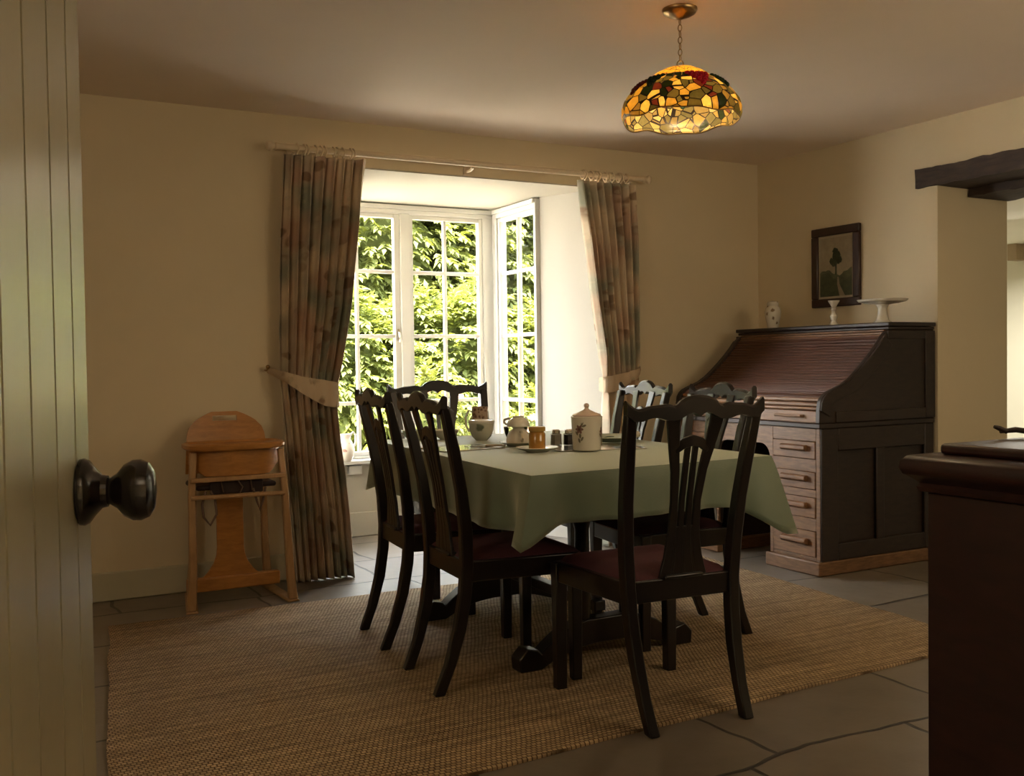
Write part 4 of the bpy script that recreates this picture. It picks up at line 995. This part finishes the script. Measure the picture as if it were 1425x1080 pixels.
# ------------------------------------------------------------------ garden outside the bay
struct(MB().box(-8, 16, 5.75, 22, -.25, -.18).build('ground', M_TERRA, smooth=0))
def shrub(name, label, loc, rx, ry, hgt, n, mt, leaf=.11, z0=.1, seed=1, flowers=None, group='shrubs outside the window', shell=.72, cat='shrub'):
    root = thing(name, label, cat, loc, 0, group); rnd = random.Random(seed)
    vs = []; fs = []; tone = []
    for _ in range(n):
        # spray: point in the crown shell, leaflets along a drooping twig
        while True:
            d = Vector((rnd.uniform(-1, 1), rnd.uniform(-1, .75), rnd.uniform(-1, 1)))
            if .05 < d.length < 1: break
        d.normalize(); rad = shell+(1-shell)*rnd.random()**.7
        lump = 1+.16*sin(d.x*6+seed)*sin(d.z*7+seed*2)+.10*sin(d.y*9+d.x*4)
        base = Vector((d.x*rx*rad*lump, d.y*ry*rad*lump, z0+(hgt-z0)*(.5+.5*d.z*rad*lump)))
        if base.z < z0*.5: continue
        out = (d+Vector((rnd.uniform(-.6, .6), rnd.uniform(-.6, .6), rnd.uniform(-.2, .7)))).normalized()
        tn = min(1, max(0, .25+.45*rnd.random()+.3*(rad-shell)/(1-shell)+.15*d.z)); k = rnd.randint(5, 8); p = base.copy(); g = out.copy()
        side = g.cross(Vector((0, 0, 1)));
        if side.length < .1: side = Vector((1, 0, 0))
        side.normalize()
        for i in range(k):
            g = (g+Vector((0, 0, -.16))).normalized(); p = p+g*leaf*.33
            for s in ((-1, 1) if i < k-1 else (0,)):
                dirv = (g*.75+side*s*.8+Vector((0, 0, rnd.uniform(-.45, .1)))).normalized() if s else g
                ll = leaf*rnd.uniform(.7, 1.15); ww = ll*.25
                nv = dirv.cross(Vector((rnd.uniform(-.4, .4), rnd.uniform(-.4, .4), 1))).normalized()*ww; up = nv.cross(dirv).normalized()*ww*.35
                b = len(vs); m1 = p+dirv*ll*.42
                vs += [p, m1+nv+up, p+dirv*ll-up*1.5, m1-nv+up, m1]
                fs += [(b, b+4, b+1), (b+4, b+2, b+1), (b, b+3, b+4), (b+4, b+3, b+2)]
                t_ = min(1, max(0, tn+rnd.uniform(-.15, .15))); tone += [t_]*5
    # dense inner mass of small twigs and leaves
    b = len(vs); nu_, nv_ = 28, 16
    for j in range(nv_+1):
        for i in range(nu_):
            th, f_ = 2*pi*i/nu_, pi*j/nv_
            d = Vector((cos(th)*sin(f_), sin(th)*sin(f_), -cos(f_))); k_ = shell*(.92+.14*sin(d.x*11+seed)*sin(d.z*13)+.08*sin(d.y*17+d.z*9)+rnd.uniform(-.05, .05))
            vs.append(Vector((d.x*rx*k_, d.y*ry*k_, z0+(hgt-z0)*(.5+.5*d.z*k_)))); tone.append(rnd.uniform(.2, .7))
    for j in range(nv_):
        for i in range(nu_): fs.append((b+j*nu_+i, b+j*nu_+(i+1) % nu_, b+(j+1)*nu_+(i+1) % nu_, b+(j+1)*nu_+i))
    me = bpy.data.meshes.new('foliage'); me.from_pydata([tuple(v) for v in vs], [], fs); me.materials.append(mt)
    at_ = me.attributes.new('leaf_tone', 'FLOAT', 'POINT'); at_.data.foreach_set('value', tone)
    o = bpy.data.objects.new('foliage', me); COL.objects.link(o); o.parent = root
    m = MB()
    for i in range(4):
        a = i*1.7+seed; q = [(.05*cos(a), .05*sin(a), -.02), (rx*.2*cos(a), ry*.2*sin(a), hgt*.35), (rx*.45*cos(a+.3), ry*.45*sin(a+.3), hgt*.72)]
        m.tube(q, [.035, .022, .01], 7)
    m.build('stem', M_BARK, root)
    if flowers:
        for col, pts in flowers:
            for (x, y, z) in pts:
                f = MB()
                for ring_, rr_, zz in ((6, .045, 0), (5, .028, .012), (3, .014, .02)):
                    for k in range(ring_):
                        a = 2*pi*k/ring_+ring_; f.sphere((x+rr_*cos(a), y+rr_*sin(a)*.7-.01, z+zz+rr_*.3*sin(a)), .026 if ring_ > 3 else .018, 8, (1, .6, .8))
                f.build('blossom', col, root, smooth=80)
    return root
G = -.18
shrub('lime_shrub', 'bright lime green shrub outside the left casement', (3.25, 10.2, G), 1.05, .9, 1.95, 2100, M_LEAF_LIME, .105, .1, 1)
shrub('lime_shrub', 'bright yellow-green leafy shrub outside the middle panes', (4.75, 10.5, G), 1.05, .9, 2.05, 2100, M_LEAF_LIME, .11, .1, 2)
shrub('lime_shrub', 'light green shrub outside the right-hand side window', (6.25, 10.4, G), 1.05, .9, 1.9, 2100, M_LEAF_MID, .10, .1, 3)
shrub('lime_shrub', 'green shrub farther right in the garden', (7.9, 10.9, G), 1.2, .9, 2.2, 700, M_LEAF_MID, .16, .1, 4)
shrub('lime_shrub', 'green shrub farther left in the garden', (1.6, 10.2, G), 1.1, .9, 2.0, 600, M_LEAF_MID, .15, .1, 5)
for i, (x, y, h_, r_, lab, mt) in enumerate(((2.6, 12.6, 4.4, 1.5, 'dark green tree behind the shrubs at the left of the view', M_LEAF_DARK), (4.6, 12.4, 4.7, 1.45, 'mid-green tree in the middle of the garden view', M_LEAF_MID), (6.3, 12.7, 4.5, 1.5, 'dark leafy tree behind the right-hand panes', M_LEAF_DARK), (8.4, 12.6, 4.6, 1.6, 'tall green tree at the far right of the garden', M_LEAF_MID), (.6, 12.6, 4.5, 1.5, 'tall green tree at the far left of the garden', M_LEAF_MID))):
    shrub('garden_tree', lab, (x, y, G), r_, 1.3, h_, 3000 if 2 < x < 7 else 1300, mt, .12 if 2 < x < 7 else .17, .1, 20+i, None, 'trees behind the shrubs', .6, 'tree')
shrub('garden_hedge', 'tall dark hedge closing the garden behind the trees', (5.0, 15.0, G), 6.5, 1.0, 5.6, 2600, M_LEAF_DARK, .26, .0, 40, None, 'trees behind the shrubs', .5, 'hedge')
PK = simple('pink_petal', (.75, .38, .28, 1), .6); YL = simple('yellow_petal', (.80, .55, .06, 1), .6); WH = simple('cream_petal', (.85, .75, .50, 1), .6)
shrub('rose_bush', 'low rose bush with pink and cream blossoms outside the side window', (5.0, 8.75, G), .38, .32, .95, 150, M_LEAF_MID, .09, .1, 50, [(PK, [(-.22, -.3, .78), (-.05, -.3, .70), (-.32, -.28, .66)]), (WH, [(.06, -.28, .86), (-.12, -.3, .90), (.2, -.26, .78), (.3, -.24, .68)])])
shrub('rose_bush', 'rose bush with yellow and pink blossoms outside the middle of the bay', (3.66, 8.5, G), .34, .3, 1.18, 150, M_LEAF_MID, .09, .1, 51, [(YL, [(.0, -.28, 1.12), (.08, -.28, 1.06)]), (PK, [(-.14, -.28, 1.08), (-.22, -.26, 1.0), (.2, -.26, 1.02)])])

# ------------------------------------------------------------------ light
wd = bpy.data.worlds.new('sky'); scene.world = wd; wd.use_nodes = True; nt = wd.node_tree
bg = nt.nodes['Background']; tc = N(nt, 'ShaderNodeTexCoord'); sx = N(nt, 'ShaderNodeSeparateXYZ'); L(nt, tc.outputs['Generated'], sx.inputs[0])
L(nt, ramp(nt, sx.outputs[2], [(0, (1, .97, .90, 1)), (.6, (.86, .93, 1, 1))]), bg.inputs['Color']); bg.inputs['Strength'].default_value = 7.6
sun = bpy.data.lights.new('sun', 'SUN'); sun.energy = 26; sun.angle = radians(3); sun.color = (1, .93, .80)
so = bpy.data.objects.new('sun', sun); COL.objects.link(so); so.rotation_euler = Vector((.12, .26, -.95)).to_track_quat('-Z', 'Y').to_euler()
def area(name, loc, aim, sx_, sy_, e, col):
    l = bpy.data.lights.new(name, 'AREA'); l.shape = 'RECTANGLE'; l.size = sx_; l.size_y = sy_; l.energy = e; l.color = col
    o = bpy.data.objects.new(name, l); COL.objects.link(o); o.location = loc; o.rotation_euler = (Vector(aim)-Vector(loc)).to_track_quat('-Z', 'Y').to_euler(); return o
area('next_room_fill', (7.4, 5.6, 2.2), (7.2, 5.4, .3), 1.6, 1.6, 60, (1, .92, .78))  # added fill to brighten the next room, no fitting behind it
area('hall_fill', (.6, -1.1, 2.4), (.6, -.6, 0), .7, .7, 1.5, (1, .78, .52))  # weak warm fill added behind the camera, not a real hall lamp
area('front_fill', (3.5, .45, 1.85), (3.1, 5.2, 2.3), 1.8, .7, 6, (1, .82, .55))  # unseen fill added to lift the window wall, no lamp stands here
area('left_fill', (-1.1, 1.7, 1.85), (4.7, 3.6, 2.3), 1.2, .8, 4.6, (1, .84, .58))  # added light from the left for the right wall, without a fixture

scene.view_settings.view_transform = 'Standard'; scene.view_settings.look = 'None'; scene.view_settings.gamma = 1; scene.view_settings.use_curve_mapping = False
scene.view_settings.exposure = 1.7
scene.cycles.use_denoising = True; scene.cycles.max_bounces = 10; scene.cycles.diffuse_bounces = 6; scene.cycles.transparent_max_bounces = 16; scene.cycles.sample_clamp_indirect = 6
scene.cycles.caustics_reflective = False
